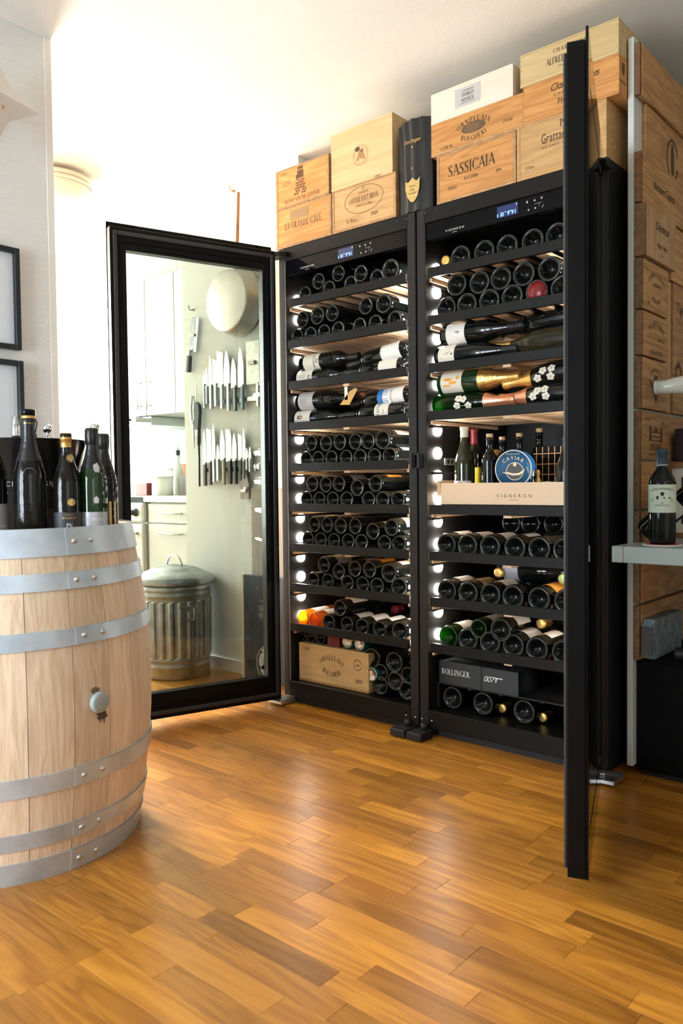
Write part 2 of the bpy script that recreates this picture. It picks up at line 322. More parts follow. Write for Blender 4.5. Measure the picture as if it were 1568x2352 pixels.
mat('shelf_black', (.006, .006, .0055), .5, spec=.2); mat('rubber', (.01, .01, .01), .6); mat('hinge_metal', (.55, .58, .60), .3, .9); mat('chrome', (.75, .76, .78), .12, 1.0); mat('steel', (.58, .60, .59), .30, 1.0)
mat('blade', (.62, .64, .62), .32, .85); mat('blade_dull', (.55, .55, .50), .45, .8, noise=.3, nscale=25); mat('cast', (.34, .35, .35), .5, .8, noise=.5, nscale=45, bump=.6)
mat('galvanised', (.42, .45, .46), .36, .9, noise=.35, nscale=22); mat('zinc', (.60, .69, .77), .38, .45, noise=.28, nscale=11, bump=.15)
mat('aluminium_pan', (.60, .585, .54), .40, .8, noise=.18, nscale=9); mat('led', (1, 1, 1), .5, emit=(1.0, .955, .88), es=85.0); mat('display_blue', (.02, .05, .2), .3, emit=(.28, .55, 1.0), es=3.0); mat('display_bg', (.01, .015, .05), .2, emit=(.03, .06, .22), es=.5)
mat('print_grey', (.5, .5, .5), .5); mat('print_white', (.72, .72, .70), .5); mat('print_gold', (.62, .42, .14), .35, .6); mat('print_rose', (.80, .62, .55), .35, .3)
mat('glass_black', (.004, .005, .0045), .07, spec=.38); mat('glass_green', (.010, .030, .010), .05, spec=.6); mat('glass_olive', (.020, .020, .006), .05, spec=.6)
mat('glass_ring', (.075, .095, .08), .25, spec=.8);  mat('glass_clear', (.93, .96, .95), .02, trans=1.0, ior=1.25)
mat('glass_smoke', (.10, .09, .05), .05, trans=.8, ior=1.3)
mat('label_cream', (.74, .69, .58), .6); mat('label_white', (.80, .77, .72), .6); mat('label_grey', (.52, .50, .47), .6); mat('label_blue', (.02, .16, .42), .5); mat('label_yellow', (.85, .68, .03), .5); mat('label_orange', (.80, .36, .05), .5); mat('label_green', (.62, .70, .58), .6); mat('label_black', (.03, .03, .035), .5); mat('label_gold', (.60, .42, .18), .4, .5, noise=.5, nscale=60)
mat('label_silver', (.42, .43, .45), .4, .4); mat('foil_gold', (.72, .46, .14), .34, .9, bump=.5, nscale=110); mat('foil_black', (.009, .010, .011), .28, bump=.35, nscale=90); mat('foil_pink', (.80, .36, .22), .34, .8); mat('foil_red', (.16, .012, .018), .4); mat('foil_cream', (.72, .62, .46), .5); mat('foil_navy', (.03, .05, .08), .35); mat('foil_green', (.45, .55, .22), .35, .6)
mat('cork', (.60, .40, .22), .8, noise=.4, nscale=120); mat('kraft', (.60, .36, .12), .8); mat('red_card', (.17, .025, .03), .6); mat('bright_red', (.17, .004, .008), .3); mat('can_teal', (.01, .14, .18), .35, .4); mat('can_end', (.68, .64, .58), .32, .9)
mat('caviar_blue', (.012, .085, .19), .4, .2); mat('tin_blue', (.02, .22, .62), .3, .3); mat('tin_cream', (.72, .58, .38), .5); mat('tin_dark', (.03, .025, .018), .5); mat('copper_line', (.62, .32, .13), .4, .5)
mat('bag_black', (.012, .014, .016), .33, bump=.3, nscale=14); mat('shield_gold', (.62, .46, .17), .38, .5, noise=.2, nscale=60); mat('box_teal_black', (.022, .032, .034), .4, bump=.2, nscale=500)
mat('counter_grey', (.44, .47, .46), .35); mat('ceramic', (.74, .72, .66), .18, coat=.5); mat('coaster_white', (.75, .73, .64), .6); mat('coaster_red', (.35, .03, .03), .6); mat('dark_purple', (.030, .016, .024), .6); mat('frame_black', (.012, .017, .018), .35); mat('paper', (.80, .83, .86), .6); mat('mount_white', (.70, .68, .62), .7)
mat('stone_blue', (.25, .31, .34), .7, noise=.5, nscale=30, bump=.4); mat('stone_edge', (.09, .09, .09), .8, noise=.3, nscale=40); mat('cloth_dark', (.003, .003, .003), .7, spec=.1); mat('lamp_white', (.85, .78, .64), .4); mat('lantern_paper', (.76, .74, .69), .8)
mat('plastic_white', (.55, .58, .54), .4); mat('brown_box', (.10, .06, .035), .6, noise=.2, nscale=60); mat('copper', (.62, .27, .14), .3, .9); mat('knob_black', (.03, .035, .04), .3); mat('hob_black', (.02, .03, .03), .08); mat('oven_white', (.55, .55, .51), .25); mat('leather_black', (.02, .02, .022), .4); mat('handle_steel_dark', (.15, .19, .22), .4, .6); mat('navy_handle', (.018, .024, .05), .3)
mat('green_glass_light', (.35, .55, .25), .05, trans=.9, ior=1.3); mat('flower_white', (.72, .66, .56), .5); mat('flower_green', (.36, .44, .22), .5); mat('glitter_gold', (.66, .48, .20), .35, .35, bump=1.0, nscale=160); mat('embossed_black', (.006, .0058, .0056), .08, spec=.4, bump=.12, nscale=120); mat('bucket_black', (.008, .008, .009), .16)
glass_mat('door_glass', (.765, .80, .79), 1.1, 1.5)

def lit_glass(name, col):
    """coloured glass full of wine: lets light through, with a glossy skin"""
    m, N, L, b = nodes_of(name); b.inputs['Base Color'].default_value = (*[c*.25 for c in col], 1); b.inputs['Roughness'].default_value = .04
    t = N.new('ShaderNodeBsdfTranslucent'); t.inputs[0].default_value = (*col, 1); tr = N.new('ShaderNodeBsdfTransparent'); tr.inputs[0].default_value = (*col, 1)
    m1 = N.new('ShaderNodeMixShader'); m1.inputs[0].default_value = .5; L.new(t.outputs[0], m1.inputs[1]); L.new(tr.outputs[0], m1.inputs[2])
    m2 = N.new('ShaderNodeMixShader'); m2.inputs[0].default_value = .68; L.new(b.outputs[0], m2.inputs[1]); L.new(m1.outputs[0], m2.inputs[2]); L.new(m2.outputs[0], N['Material Output'].inputs[0])
lit_glass('glass_amber', (.95, .42, .03)); lit_glass('glass_bright_green', (.012, .085, .006))

# ------------------------------------------------------------------ the room
H = 2.33
def struct(o): o['kind'] = 'structure'; return o
floor = struct(box('floor', 'floor_oak', -4.6, 3.5, -4.1, 1.7, -.05, -.014)); floor.color = (.35, .35, .35, 1)
struct(box('ceiling', 'ceiling_paint', -4.6, 3.5, -4.1, 1.7, H, H+.1))
def proj(p):
    d = Vector(p)-CAMP; z = d.dot(_fw)
    return (784+FPX*d.dot(_r2)/z, 1176-FPX*d.dot(_u2)/z) if z > .1 else (-9999, -9999)
RW = .0595
known = {0: [(.287, .665, 1.12)], 2: [(.347, .691, .74)], 3: [(.396, .731, 1.22), (.10, .396, .8), (.731, 1.05, .82)], 10: [(-.103, .184, .86), (.184, .565, 1.32)], 16: [(.038, .38, .70), (.38, .71, 1.15)],
         6: [(.195, .47, .72), (.47, .85, .76)], 7: [(.15, .473, 1.0), (.80, 1.134, .95), (1.134, 1.45, 1.2)], 9: [(-.35, -.097, .95), (-.097, .3, 1.1), (.66, 1.0, 1.2)], 8: [(-.40, -.097, 1.05), (-.097, .25, 1.12)],
         11: [(.48, .81, .95), (.81, 1.15, 1.12)], 14: [(.34, .715, .9), (.715, 1.1, .98)], 15: [(.33, .715, .92)], 1: [(.0, .42, .95)], 4: [(.2, .55, .9)], 5: [(.45, .85, 1.02)]}
rnd = random.Random(5); planks = []; rest = []
for k in range(-10, 38):
    y0 = -1.412+RW*k; fixed = sorted(known.get(k, [])); x = -3.3+rnd.random()*.3; segs = []
    fi = 0
    while x < 2.3:
        if fi < len(fixed) and abs(fixed[fi][0]-x) < 1e-6: segs.append(fixed[fi]); x = fixed[fi][1]; fi += 1; continue
        nx = x+rnd.choice([.26, .31, .34, .37, .38, .42])
        if fi < len(fixed) and nx > fixed[fi][0]-.12: nx = fixed[fi][0]
        t = rnd.choice([.72, .80, .86, .9, .93, .96, 1.0, 1.0, 1.04, 1.08, 1.12, 1.2]); segs.append((x, nx, t)); x = nx
    for (a, b, t) in segs:
        c = [proj((px, py, 0)) for px in (a, (a+b)/2, b) for py in (y0, y0+RW)]
        vis = any(-5 < q[0] < 1573 and -5 < q[1] < 2357 for q in c)
        ym = y0+RW/2; xm = (a+b)/2
        hid = (ym > .03 and -.76 < xm < .72) or ym > .20 or (xm > .78 and ym > .10) or xm < -2.3 or (xm < -.45 and ym < -.95) or (math.hypot(xm+.375, ym+1.327) < .2)
        (planks if vis and not hid else rest).append((a, b, y0, t))
mats_seen = {}
for (a, b, y0, t) in planks[:300]:
    key = (round(b-a, 3))
    if key not in mats_seen:
        m = MB().box(-(b-a)/2+.00015, (b-a)/2-.00015, -RW/2+.00015, RW/2-.00015, -.014, 0, .0006).mesh('floor_plank'); m.materials.append(MATS['floor_oak']); mats_seen[key] = m
    o = put('floor_plank', mats_seen[key], floor, ((a+b)/2, y0+RW/2, 0)); t = 1+(t-1)*1.25; o.color = (t, t*(1-.06*(1-t)), t, 1)
mb = MB()
for (a, b, y0, t) in planks[300:]+rest: mb.box(a+.0006, b-.0006, y0+.0006, y0+RW-.0006, -.014, 0)
o = mb.build('floor_planks_beyond', 'floor_oak', floor, fix=False); o['kind'] = 'stuff'; o.color = (.96, .96, .96, 1)

wl = struct(box('wall_left', 'wallpaper', -.86, -.744, -4.0, -.953, 0, H))
struct(box('trim_1', 'plaster', -.862, -.7425, -.975, -.951, 0, H, b=.001))
struct(box('wall_hall', 'plaster', -4.5, -.86, -1.06, -.96, 0, H))
mb = MB(); mb.box(-4.6, -4.5, -1.06, 1.25, 0, .55).box(-4.6, -4.5, -1.06, 1.25, 2.3, H).box(-4.6, -4.5, -1.06, -.60, .55, 2.3).box(-4.6, -4.5, .56, 1.25, .55, 2.3)
wkw = struct(mb.build('wall_kitchen', 'plaster', fix=False))
mb = MB(); mb.box(-4.56, -4.5, -.60, -.56, .55, 2.3).box(-4.56, -4.5, .52, .56, .55, 2.3).box(-4.56, -4.5, -.56, .52, .55, .60).box(-4.56, -4.5, -.56, .52, 2.25, 2.3)
struct(mb.build('window_1', 'white_paint', fix=False))
wkb = struct(box('wall_kitchen_back', 'grout', -4.5, -1.5, 1.15, 1.25, 0, H))
struct(box('wall_back', 'plaster_cool', -1.594, -.78, .225, .33, 0, H)); struct(box('wall_kitchen_return', 'plaster', -1.60, -1.50, .33, 1.15, 0, H))
struct(box('wall_niche_side', 'plaster', -.80, -.78, .33, .75, 0, H)); struct(box('wall_niche_back', 'plaster', -.80, .727, .75, .80, 0, H))
wr = struct(box('wall_right', 'board_white', .727, .745, .06, 1.6, .034, at(1456, 83, 1, .06).z, b=.001))
struct(box('wall_far_right', 'plaster', .745, 3.5, 1.6, 1.7, 0, H)); mb = MB(); mb.box(3.4, 3.5, -4.0, -3.5, 0, H).box(3.4, 3.5, -2.3, 1.6, 0, H).box(3.4, 3.5, -3.5, -2.3, 0, .7).box(3.4, 3.5, -3.5, -2.3, 2.2, H); struct(mb.build('wall_living_right', 'plaster', fix=False))
mb = MB(); mb.box(3.42, 3.48, -3.5, -3.45, .7, 2.2).box(3.42, 3.48, -2.35, -2.3, .7, 2.2).box(3.42, 3.48, -3.45, -2.35, .7, .75).box(3.42, 3.48, -3.45, -2.35, 2.15, 2.2); struct(mb.build('window_3', 'white_paint', fix=False))
mb = MB(); wins = [(-.65, .55)]; xs = [-.86]+[q for ww in wins for q in ww]+[3.5]
for i in range(0, len(xs), 2): mb.box(xs[i], xs[i+1], -4.1, -4.0, 0, H)
for a, b in wins: mb.box(a, b, -4.1, -4.0, 0, .45).box(a, b, -4.1, -4.0, 1.85, H)
struct(mb.build('wall_front', 'plaster', fix=False))
for i, (a, b) in enumerate(wins):
    mb = MB(); mb.box(a, a+.05, -4.06, -4.0, .45, 1.85).box(b-.05, b, -4.06, -4.0, .45, 1.85).box(a+.05, b-.05, -4.06, -4.0, .45, .50).box(a+.05, b-.05, -4.06, -4.0, 1.80, 1.85).box((a+b)/2-.05, (a+b)/2+.05, -4.06, -4.0, .50, 1.80)
    struct(mb.build('window_%d' % (i+2), 'white_paint', fix=False))
struct(box('baseboard_back', 'white_paint', -1.594, -.80, .213, .225, 0, .062, b=.002))

# wine-crate panels nailed to the right-hand board: (y0, y1, z0, z1, thickness)
def Z(y, x=1460): return at(x, y, 0, .765).z
FX = .745
def panel(y0, y1, z0, z1, th, m='panel_oak', edge=True, label=None):
    o = box('crate_panel', m, FX, FX+th, y0, y1, z0+.002, z1-.002, wr, b=.0012)
    if edge: box('side_batten', 'panel_edge', FX+.001, FX+th-.003, y0-.012, y0, z0+.002, z1-.002, o, world=False).location = -Vector((0, 0, 0))
    return o
wr.location = (0, 0, 0)
def yz(px, py, X=.765): p = at(px, py, 0, X); return p.y, p.z
pface = lambda th: (lambda u, v: (FX+th+.0008, u, v))
ZP = {y: Z(y) for y in (80, 205, 212, 335, 345, 455, 457, 480, 582, 584, 600, 704, 706, 812, 814, 936, 940, 1056, 1058, 1171, 1174, 1390, 1394)}
p1 = panel(.072, .95, ZP[205], ZP[80], .020)
p2 = panel(.125, .95, ZP[345], ZP[205], .012, edge=False)
p3 = panel(.072, .95, ZP[455], ZP[335], .024)
p4 = panel(.072, .325, ZP[582], ZP[457], .036, 'panel_oak_v')
p5 = panel(.330, .80, ZP[600], ZP[457], .020, edge=False)
p6 = panel(.072, .285, ZP[704], ZP[584], .026)
p7 = panel(.072, .285, ZP[812], ZP[706], .026)
p8 = panel(.072, .285, ZP[936], ZP[814], .024)
p9 = panel(.290, .345, ZP[936], ZP[600], .014, 'panel_oak_v', False)
p10 = panel(.350, .80, ZP[936], ZP[600], .020, edge=False)
p11 = panel(.072, .305, ZP[1056], ZP[940], .022)
p12 = panel(.072, .305, ZP[1171], ZP[1058], .022)
p13 = panel(.310, .85, ZP[1171], ZP[940], .014, edge=False)
p14 = panel(.072, .85, ZP[1390], ZP[1174], .022)
p15 = panel(.072, .85, .36, ZP[1394], .022)
def pz(a, b, t): return ZP[b]+(ZP[a]-ZP[b])*t
txt(p3, 'Niebaum Coppola', .024, pface(.024), .245, pz(335, 455, .42), 'panel_ink', 'script', sx=.9)
txt(p4, 'Dominus', .026, pface(.036), .195, pz(457, 582, .60), 'panel_ink', 'script'); txt(p4, 'Napa Valley', .015, pface(.036), .195, pz(457, 582, .28), 'panel_ink', 'script'); txt(p4, '1994', .008, pface(.036), .195, pz(457, 582, .12), 'panel_ink')
f6 = pface(.026); zc6 = pz(584, 704, .5)
txt(p6, 'CH GRAND PUY LACOSTE', .014, f6, .18, zc6+.038, 'panel_ink', arc=.085, sx=.72); txt(p6, 'St GUIRONS', .011, f6, .18, zc6+.005, 'panel_ink', 'sans', sx=.8); txt(p6, 'PAUILLAC-MEDOC', .012, f6, .18, zc6-.045, 'panel_ink', arc=-.07, sx=.7); txt(p6, '2000', .009, f6, .11, zc6-.055, 'panel_ink')
zc7 = pz(706, 812, .5); txt(p7, 'CH HAUT BAILLY', .017, f6, .18, zc7+.030, 'panel_ink', arc=.10, sx=.8); txt(p7, 'GRAND CRU', .009, f6, .22, zc7-.012, 'panel_ink'); txt(p7, 'MIS EN BOUTEILLE', .012, f6, .18, zc7-.055, 'panel_ink', 'sans', sx=.7)
f8 = pface(.024); zc8 = pz(814, 936, .5)
txt(p8, 'PAVILLON ROUGE', .012, f8, .18, zc8+.040, 'panel_ink', arc=.07, sx=.8); patch(p8, f8, [[(.165, zc8-.040), (.18, zc8-.055), (.195, zc8-.040), (.195, zc8+.030), (.165, zc8+.030)], [(.12, zc8+.012), (.160, zc8-.022), (.148, zc8+.005)]], 'panel_ink', 'emblem')
f11 = pface(.022); zb = ZP[1056]
txt(p11, '12 BLES', .008, f11, .115, zb+.122, 'panel_ink', 'sans'); txt(p11, '1982', .010, f11, .25, zb+.112, 'panel_ink')
patch(p11, f11, [rect(.185, zb+.061, .12, .0025), rect(.14, zb+.078, .016, .034), rect(.235, zb+.078, .016, .034), rect(.188, zb+.073, .07, .004), rect(.188, zb+.086, .08, .003), [(.13, zb+.095), (.14, zb+.108), (.15, zb+.095)], [(.225, zb+.095), (.235, zb+.108), (.245, zb+.095)], [(.165, zb+.088), (.188, zb+.106), (.21, zb+.088)]], 'panel_ink', 'chateau')
txt(p11, 'LYNCH BAGES', .022, f11, .187, zb+.030, 'panel_ink', sx=.55); txt(p11, 'GRAND CRU CLASSE PAUILLAC', .008, f11, .187, zb+.014, 'panel_ink', 'sans', sx=.7)
z2 = pz(205, 345, .42); ring_marks(p2, pface(.012), .36, z2, .055, .065, .008, 'panel_ink', 20, 340); patch(p2, pface(.012), [ell(.36, z2, .016, .052)], 'panel_ink', 'emblem')
z10 = pz(600, 936, .78); txt(p10, 'Taylor', .034, pface(.020), .43, z10, 'panel_ink', 'script'); z10 = pz(600, 936, .3); patch(p10, pface(.020), [rect(.40, z10, .09, .002), rect(.40, z10+.02, .09, .002), [(.37, z10+.025), (.40, z10+.05), (.43, z10+.025)], rect(.375, z10+.01, .01, .03), rect(.425, z10+.01, .01, .03)], 'panel_ink', 'emblem')

# ------------------------------------------------------------------ left wall: framed pictures, paper star
def picture(zb, zt, yr, label):
    t = thing('framed_picture', label, 'picture', (-.744, yr-.2, zb), group='framed pictures on the papered wall')
    y0, y1, w_ = yr-.42, yr, .016
    mb = MB(); mb.box(-.743, -.722, y0, y0+w_, zb, zt, .001).box(-.743, -.722, y1-w_, y1, zb, zt, .001).box(-.743, -.722, y0+w_, y1-w_, zb, zb+w_, .001).box(-.743, -.722, y0+w_, y1-w_, zt-w_, zt, .001)
    mb.build('frame', 'frame_black', t, world=True); box('print', 'paper', -.742, -.738, y0+w_, y1-w_, zb+w_, zt-w_, t)
    MB().add([(-.734, y0+w_, zb+w_), (-.734, y1-w_, zb+w_), (-.734, y1-w_, zt-w_), (-.734, y0+w_, zt-w_)], [(0, 1, 2, 3)]).build('glazing', 'picture_glass', t, world=True)
glass_mat('picture_glass', (.98, .99, 1), .9)
picture(1.325, 1.636, -1.083, 'black framed picture hanging upper on the white papered wall'); picture(.98, 1.292, -1.079, 'black framed picture hanging lower, behind the bottles on the barrel')
c = at(-22, 220, 0, -.66); star = thing('star_lantern', 'cream folded paper star lantern on the papered wall', 'lantern', c)
mb = MB(); vs = [(.045, 0, 0), (-.045, 0, 0)]; n = 5
for i in range(8): a = R(45*i); r = .155 if i % 2 == 0 else .078; vs.append((0, r*math.cos(a), r*math.sin(a)))
mb.add(vs, [(0, 2+i, 2+(i+1) % 8) for i in range(8)]+[(1, 2+(i+1) % 8, 2+i) for i in range(8)]); mb.build('paper_star', 'lantern_paper', star)
MB().tube([(0, 0, .05), (0, 0, 2.329-c.z)], .0015, 5).build('cord', 'rubber', star); MB().tube([(.046, .012, -.042), (.050, .012, -.042)], .004, 8).build('eyelet', 'copper', star)

# ceiling lamp in the hall
c = at(122, 430, 2, 2.28); lamp = thing('ceiling_lamp', 'round cream glass ceiling lamp in the bright kitchen', 'lamp', (c.x, c.y, H))
MB().lathe([(0, -.02), (.175, -.02), (.175, -.035), (.168, -.04), (0, -.04)], 32).build('ceiling_plate', 'lamp_white', lamp)
MB().lathe([(.165, -.035), (.17, -.05), (.15, -.085), (.11, -.11), (.05, -.125), (0, -.128)], 32).build('shade', 'lamp_white', lamp)
MB().lathe([(.172, -.044), (.178, -.048), (.178, -.054), (.170, -.058)], 32).build('rim', 'lamp_white', lamp); MB().lathe([(0, .0), (.05, .0), (.05, -.021), (0, -.021)], 20).build('canopy', 'white_paint', lamp)

# ------------------------------------------------------------------ kitchen
YU, YL = .80, .55
seams = [-2.415+.305*i for i in range(-6, 4)]
for i in range(len(seams)-1):
    x0, x1 = seams[i], seams[i+1]; n = len(seams)-1-i
    if x1 > -1.52: x1 = -1.605
    if x1-x0 < .1: continue
    u = thing('wall_cabinet', 'white wall cabinet with long bar handle, %s from the knife wall corner' % ORD[n-1], 'cabinet', ((x0+x1)/2, .97, 1.36), group='white wall cabinets')
    box('carcass', 'kitchen_white', x0+.001, x1-.001, YU+.02, 1.149, 1.36, 2.25, u); box('filler', 'kitchen_white', x0+.001, x1-.001, YU+.03, 1.149, 2.252, 2.329, u)
    d = box('door', 'kitchen_white', x0+.0035, x1-.0035, YU, YU+.019, 1.362, 2.244, u, b=.001)
    hx = (x1-.05) if i % 2 == 0 else (x0+.05)
    mb = MB(); mb.tube([(hx, YU-.035, 1.40), (hx, YU-.035, 1.60)], .005, 8).tube([(hx, YU-.035, 1.425), (hx, YU, 1.425)], .004, 6).tube([(hx, YU-.035, 1.575), (hx, YU, 1.575)], .004, 6); h = mb.build('handle', 'steel', d, fix=False); h.location = -u.location; 
hood = thing('range_hood', 'small steel extractor hood under the white wall cabinets', 'hood', (-2.62, .9, 1.30))
box('canopy', 'steel', -3.0, -2.70, .82, 1.148, 1.30, 1.358, hood, b=.003); box('visor', 'steel', -3.0, -2.70, .70, .82, 1.315, 1.345, hood, b=.003)
for i in range(3): MB().lathe([(0, 0), (.008, 0), (.008, .012), (0, .012)], 10, RotM('X', 90, (-2.76-.03*i, .70, 1.33))).build('switch', 'knob_black', hood, world=True)
# tiles behind the worktop (each tile a piece of the wall)
tm = MB().box(-.074, .074, -.006, .001, -.0365, .0365, .002).mesh('tile'); tm.materials.append(MATS['tile_white'])
for r_ in range(7):
    z = .842+.0375+r_*.075
    for k in range(12):
        x = -1.68-.15*k-(.075 if r_ % 2 else 0)
        if z < 1.34: put('tile', tm, wkb, (x, 1.149, z))
base = thing('base_cabinet', 'white kitchen base cabinet with two drawers beside the oven', 'cabinet', (-2.0, .8, 0))
box('carcass', 'kitchen_white', -2.375, -1.606, YL+.02, 1.14, .08, .803, base); box('plinth', 'knob_black', -2.375, -1.606, YL+.06, YL+.08, 0, .08, base)
for z0, z1 in ((.682, .795), (.395, .676), (.09, .389)):
    d = box('drawer', 'kitchen_white', -2.372, -1.607, YL, YL+.019, z0, z1, base, b=.0015); zz = z1-.055
    mb = MB(); mb.tube([(-2.24, YL-.03, zz), (-2.03, YL-.03, zz)], .0055, 8).tube([(-2.225, YL-.03, zz), (-2.225, YL, zz)], .004, 6).tube([(-2.045, YL-.03, zz), (-2.045, YL, zz)], .004, 6); h = mb.build('handle', 'steel', d, fix=False); h.location = -base.location
top = tag(box('worktop', 'worktop_wood', -2.395, -1.606, YL-.02, 1.148, .805, .842, b=.003), 'pale wooden kitchen worktop above the white drawers', 'worktop')
ov = thing('oven', 'white freestanding cooker with black knobs at the kitchen far end', 'oven', (-2.7, .8, 0))
box('body', 'oven_white', -2.99, -2.405, YL+.02, 1.14, .02, .80, ov); box('hob', 'hob_black', -2.99, -2.405, YL, 1.145, .80, .838, ov, b=.003); box('control_panel', 'oven_white', -2.99, -2.405, YL-.02, YL+.02, .682, .80, ov, b=.01)
d = box('oven_door', 'oven_white', -2.985, -2.41, YL-.02, YL+.019, .18, .672, ov, b=.006); h = MB().tube([(-2.96, YL-.07, .615), (-2.43, YL-.07, .615)], .012, 10).tube([(-2.46, YL-.07, .615), (-2.46, YL-.02, .615)], .009, 8).tube([(-2.93, YL-.07, .615), (-2.93, YL-.02, .615)], .009, 8).build('door_handle', 'chrome', d, fix=False); h.location = -ov.location
w_ = MB().box(-2.90, -2.50, YL-.0215, YL-.0195, .26, .55).build('oven_window', 'hob_black', d, fix=False); w_.location = -ov.location
for i in range(4): MB().lathe([(0, 0), (.026, 0), (.026, .008), (.018, .012), (.016, .04), (0, .04)], 14, RotM('X', 90, (-2.47-.14*i, YL-.02, .742))).build('knob', 'knob_black', ov, world=True)
box('lower_drawer', 'oven_white', -2.985, -2.41, YL-.015, YL+.019, .03, .165, ov, b=.004)
ZC = .842
def pot(label, x, y, r, h, m, name='storage_tub', cat='container', taper=.85, rim=True):
    t = thing(name, label, cat, (x, y, ZC)); MB().lathe([(0, 0), (r*taper, 0), (r, h), (r*.95, h), (r*taper*.95, .004), (0, .004)], 20).build('body', m, t)
    if rim: MB().lathe([(r, h-.006), (r*1.05, h-.006), (r*1.05, h+.004), (r*.94, h+.004)], 20).build('rim', m, t)
    return t
pot('white plastic tub on the worktop in front of the brown box', -2.36, .66, .058, .115, 'plastic_white'); pot('small white tub behind the larger white plastic tub', -2.52, .86, .05, .17, 'plastic_white')
bx = thing('wooden_box', 'dark brown box on the worktop against the white tiles', 'box', (-2.20, .86, ZC)); box('body', 'brown_box', -2.36, -2.12, .78, .93, ZC, ZC+.115, bx, b=.004); box('front_board', 'brown_box', -2.36, -2.12, .772, .78, ZC, ZC+.13, bx, b=.002)
tn = thing('tea_tin', 'grey blue tin lying on the brown kitchen box', 'tin', (-2.24, .86, ZC+.116)); box('body', 'label_silver', -2.30, -2.16, .80, .90, ZC+.116, ZC+.185, tn, b=.004); o = MB().box(-2.29, -2.20, .798, .80, ZC+.16, ZC+.165).build('print', 'ink', tn, world=True)
ob = thing('oil_bottle', 'clear oil bottle with black pourer beside the brown box', 'bottle', (-2.40, .80, ZC)); MB().lathe([(0, 0), (.03, 0), (.032, .01), (.032, .16), (.02, .19), (.012, .205), (.012, .255), (0, .255)], 16).build('glass', 'plastic_white', ob); MB().lathe([(.014, .25), (.015, .28), (.009, .285), (0, .285)], 12).build('stopper', 'rubber', ob); MB().tube([(0, 0, .28), (0, 0, .32), (.008, -.01, .345)], [.005, .004, .003], 6).build('spout', 'steel', ob)
for i, (x, y) in enumerate(((-2.47, .92), (-2.57, .99))):
    mg = thing('copper_mug', 'shiny copper mug %s on the kitchen worktop' % ('beside the oil bottle' if i == 0 else 'furthest left'), 'mug', (x, y, ZC), group='copper mugs'); MB().lathe([(0, 0), (.04, 0), (.045, .02), (.042, .20), (.039, .20), (.04, .02), (0, .01)], 18).build('body', 'copper', mg); MB().tube([(.045, 0, .16), (.075, 0, .15), (.075, 0, .08), (.045, 0, .06)], .005, 6).build('handle', 'copper', mg)
pc = at(345, 1050, 1, .70); tag(box('paper_sheet', 'paper', -2.66, -2.38, 1.139, 1.142, ZC+.21, ZC+.42), 'white sheet of paper pinned on the tiles above the copper mugs', 'paper')
rl = tag(box('red_packet', 'bright_red', -2.60, -2.48, .62, .66, ZC, ZC+.08, b=.003), 'red packet beside the white tub on the cooker', 'packet')

# ------------------------------------------------------------------ dustbin
bin_ = thing('dustbin', 'galvanised steel dustbin with domed lid and fluted sides', 'bin', (-1.452, .035, 0))
prof = [(0, .004), (.158, .004), (.160, 0), (.163, .008), (.163, .05), (.166, .056), (.166, .062), (.163, .068), (.164, .085), (.167, .091), (.164, .097)]
m1 = MB(); m1.lathe(prof, 48)
# fluted wall
fl = MB(); n = 96; vs = []; zs = [.097, .104, .36, .367]
for j, z in enumerate(zs):
    for k in range(n):
        rr = .166 + (0 if j in (0, 3) else (.0045 if (k//2) % 2 == 0 else -.002)) + .004*(z-.1)/.27
        a = 2*math.pi*k/n; vs.append((rr*math.cos(a), rr*math.sin(a), z))
m1.add(vs, [(j*n+k, j*n+(k+1) % n, (j+1)*n+(k+1) % n, (j+1)*n+k) for j in range(3) for k in range(n)])
m1.lathe([(.169, .367), (.169, .385), (.173, .391), (.170, .397), (.170, .412), (.174, .418), (.171, .424), (.171, .462), (.166, .462), (.16, .02), (0, .012)], 48)
m1.build('can', 'galvanised', bin_)
ld = MB().lathe([(.184, .440), (.186, .444), (.185, .468), (.181, .474), (.165, .482), (.160, .486), (.150, .489), (.135, .496), (.118, .502), (.112, .507), (.085, .515), (.05, .521), (.046, .523), (0, .525)], 48).build('lid', 'galvanised', bin_)
MB().tube([(-.062, .0, .515), (-.055, 0, .530), (-.04, 0, .555), (-.015, 0, .569), (.015, 0, .569), (.04, 0, .555), (.055, 0, .530), (.062, 0, .515)], .005, 8).build('lid_handle', 'steel', ld)
for a in (-20, 160):
    M = RotM('Z', a); hd = MB(); hd.box(.168, .178, -.035, .035, .322, .345, .002, M).tube([(.18, -.032, .335), (.188, -.034, .31), (.186, -.03, .28), (.186, .03, .28), (.188, .034, .31), (.18, .032, .335)], .0045, 6, M); hd.build('side_handle', 'galvanised', bin_)

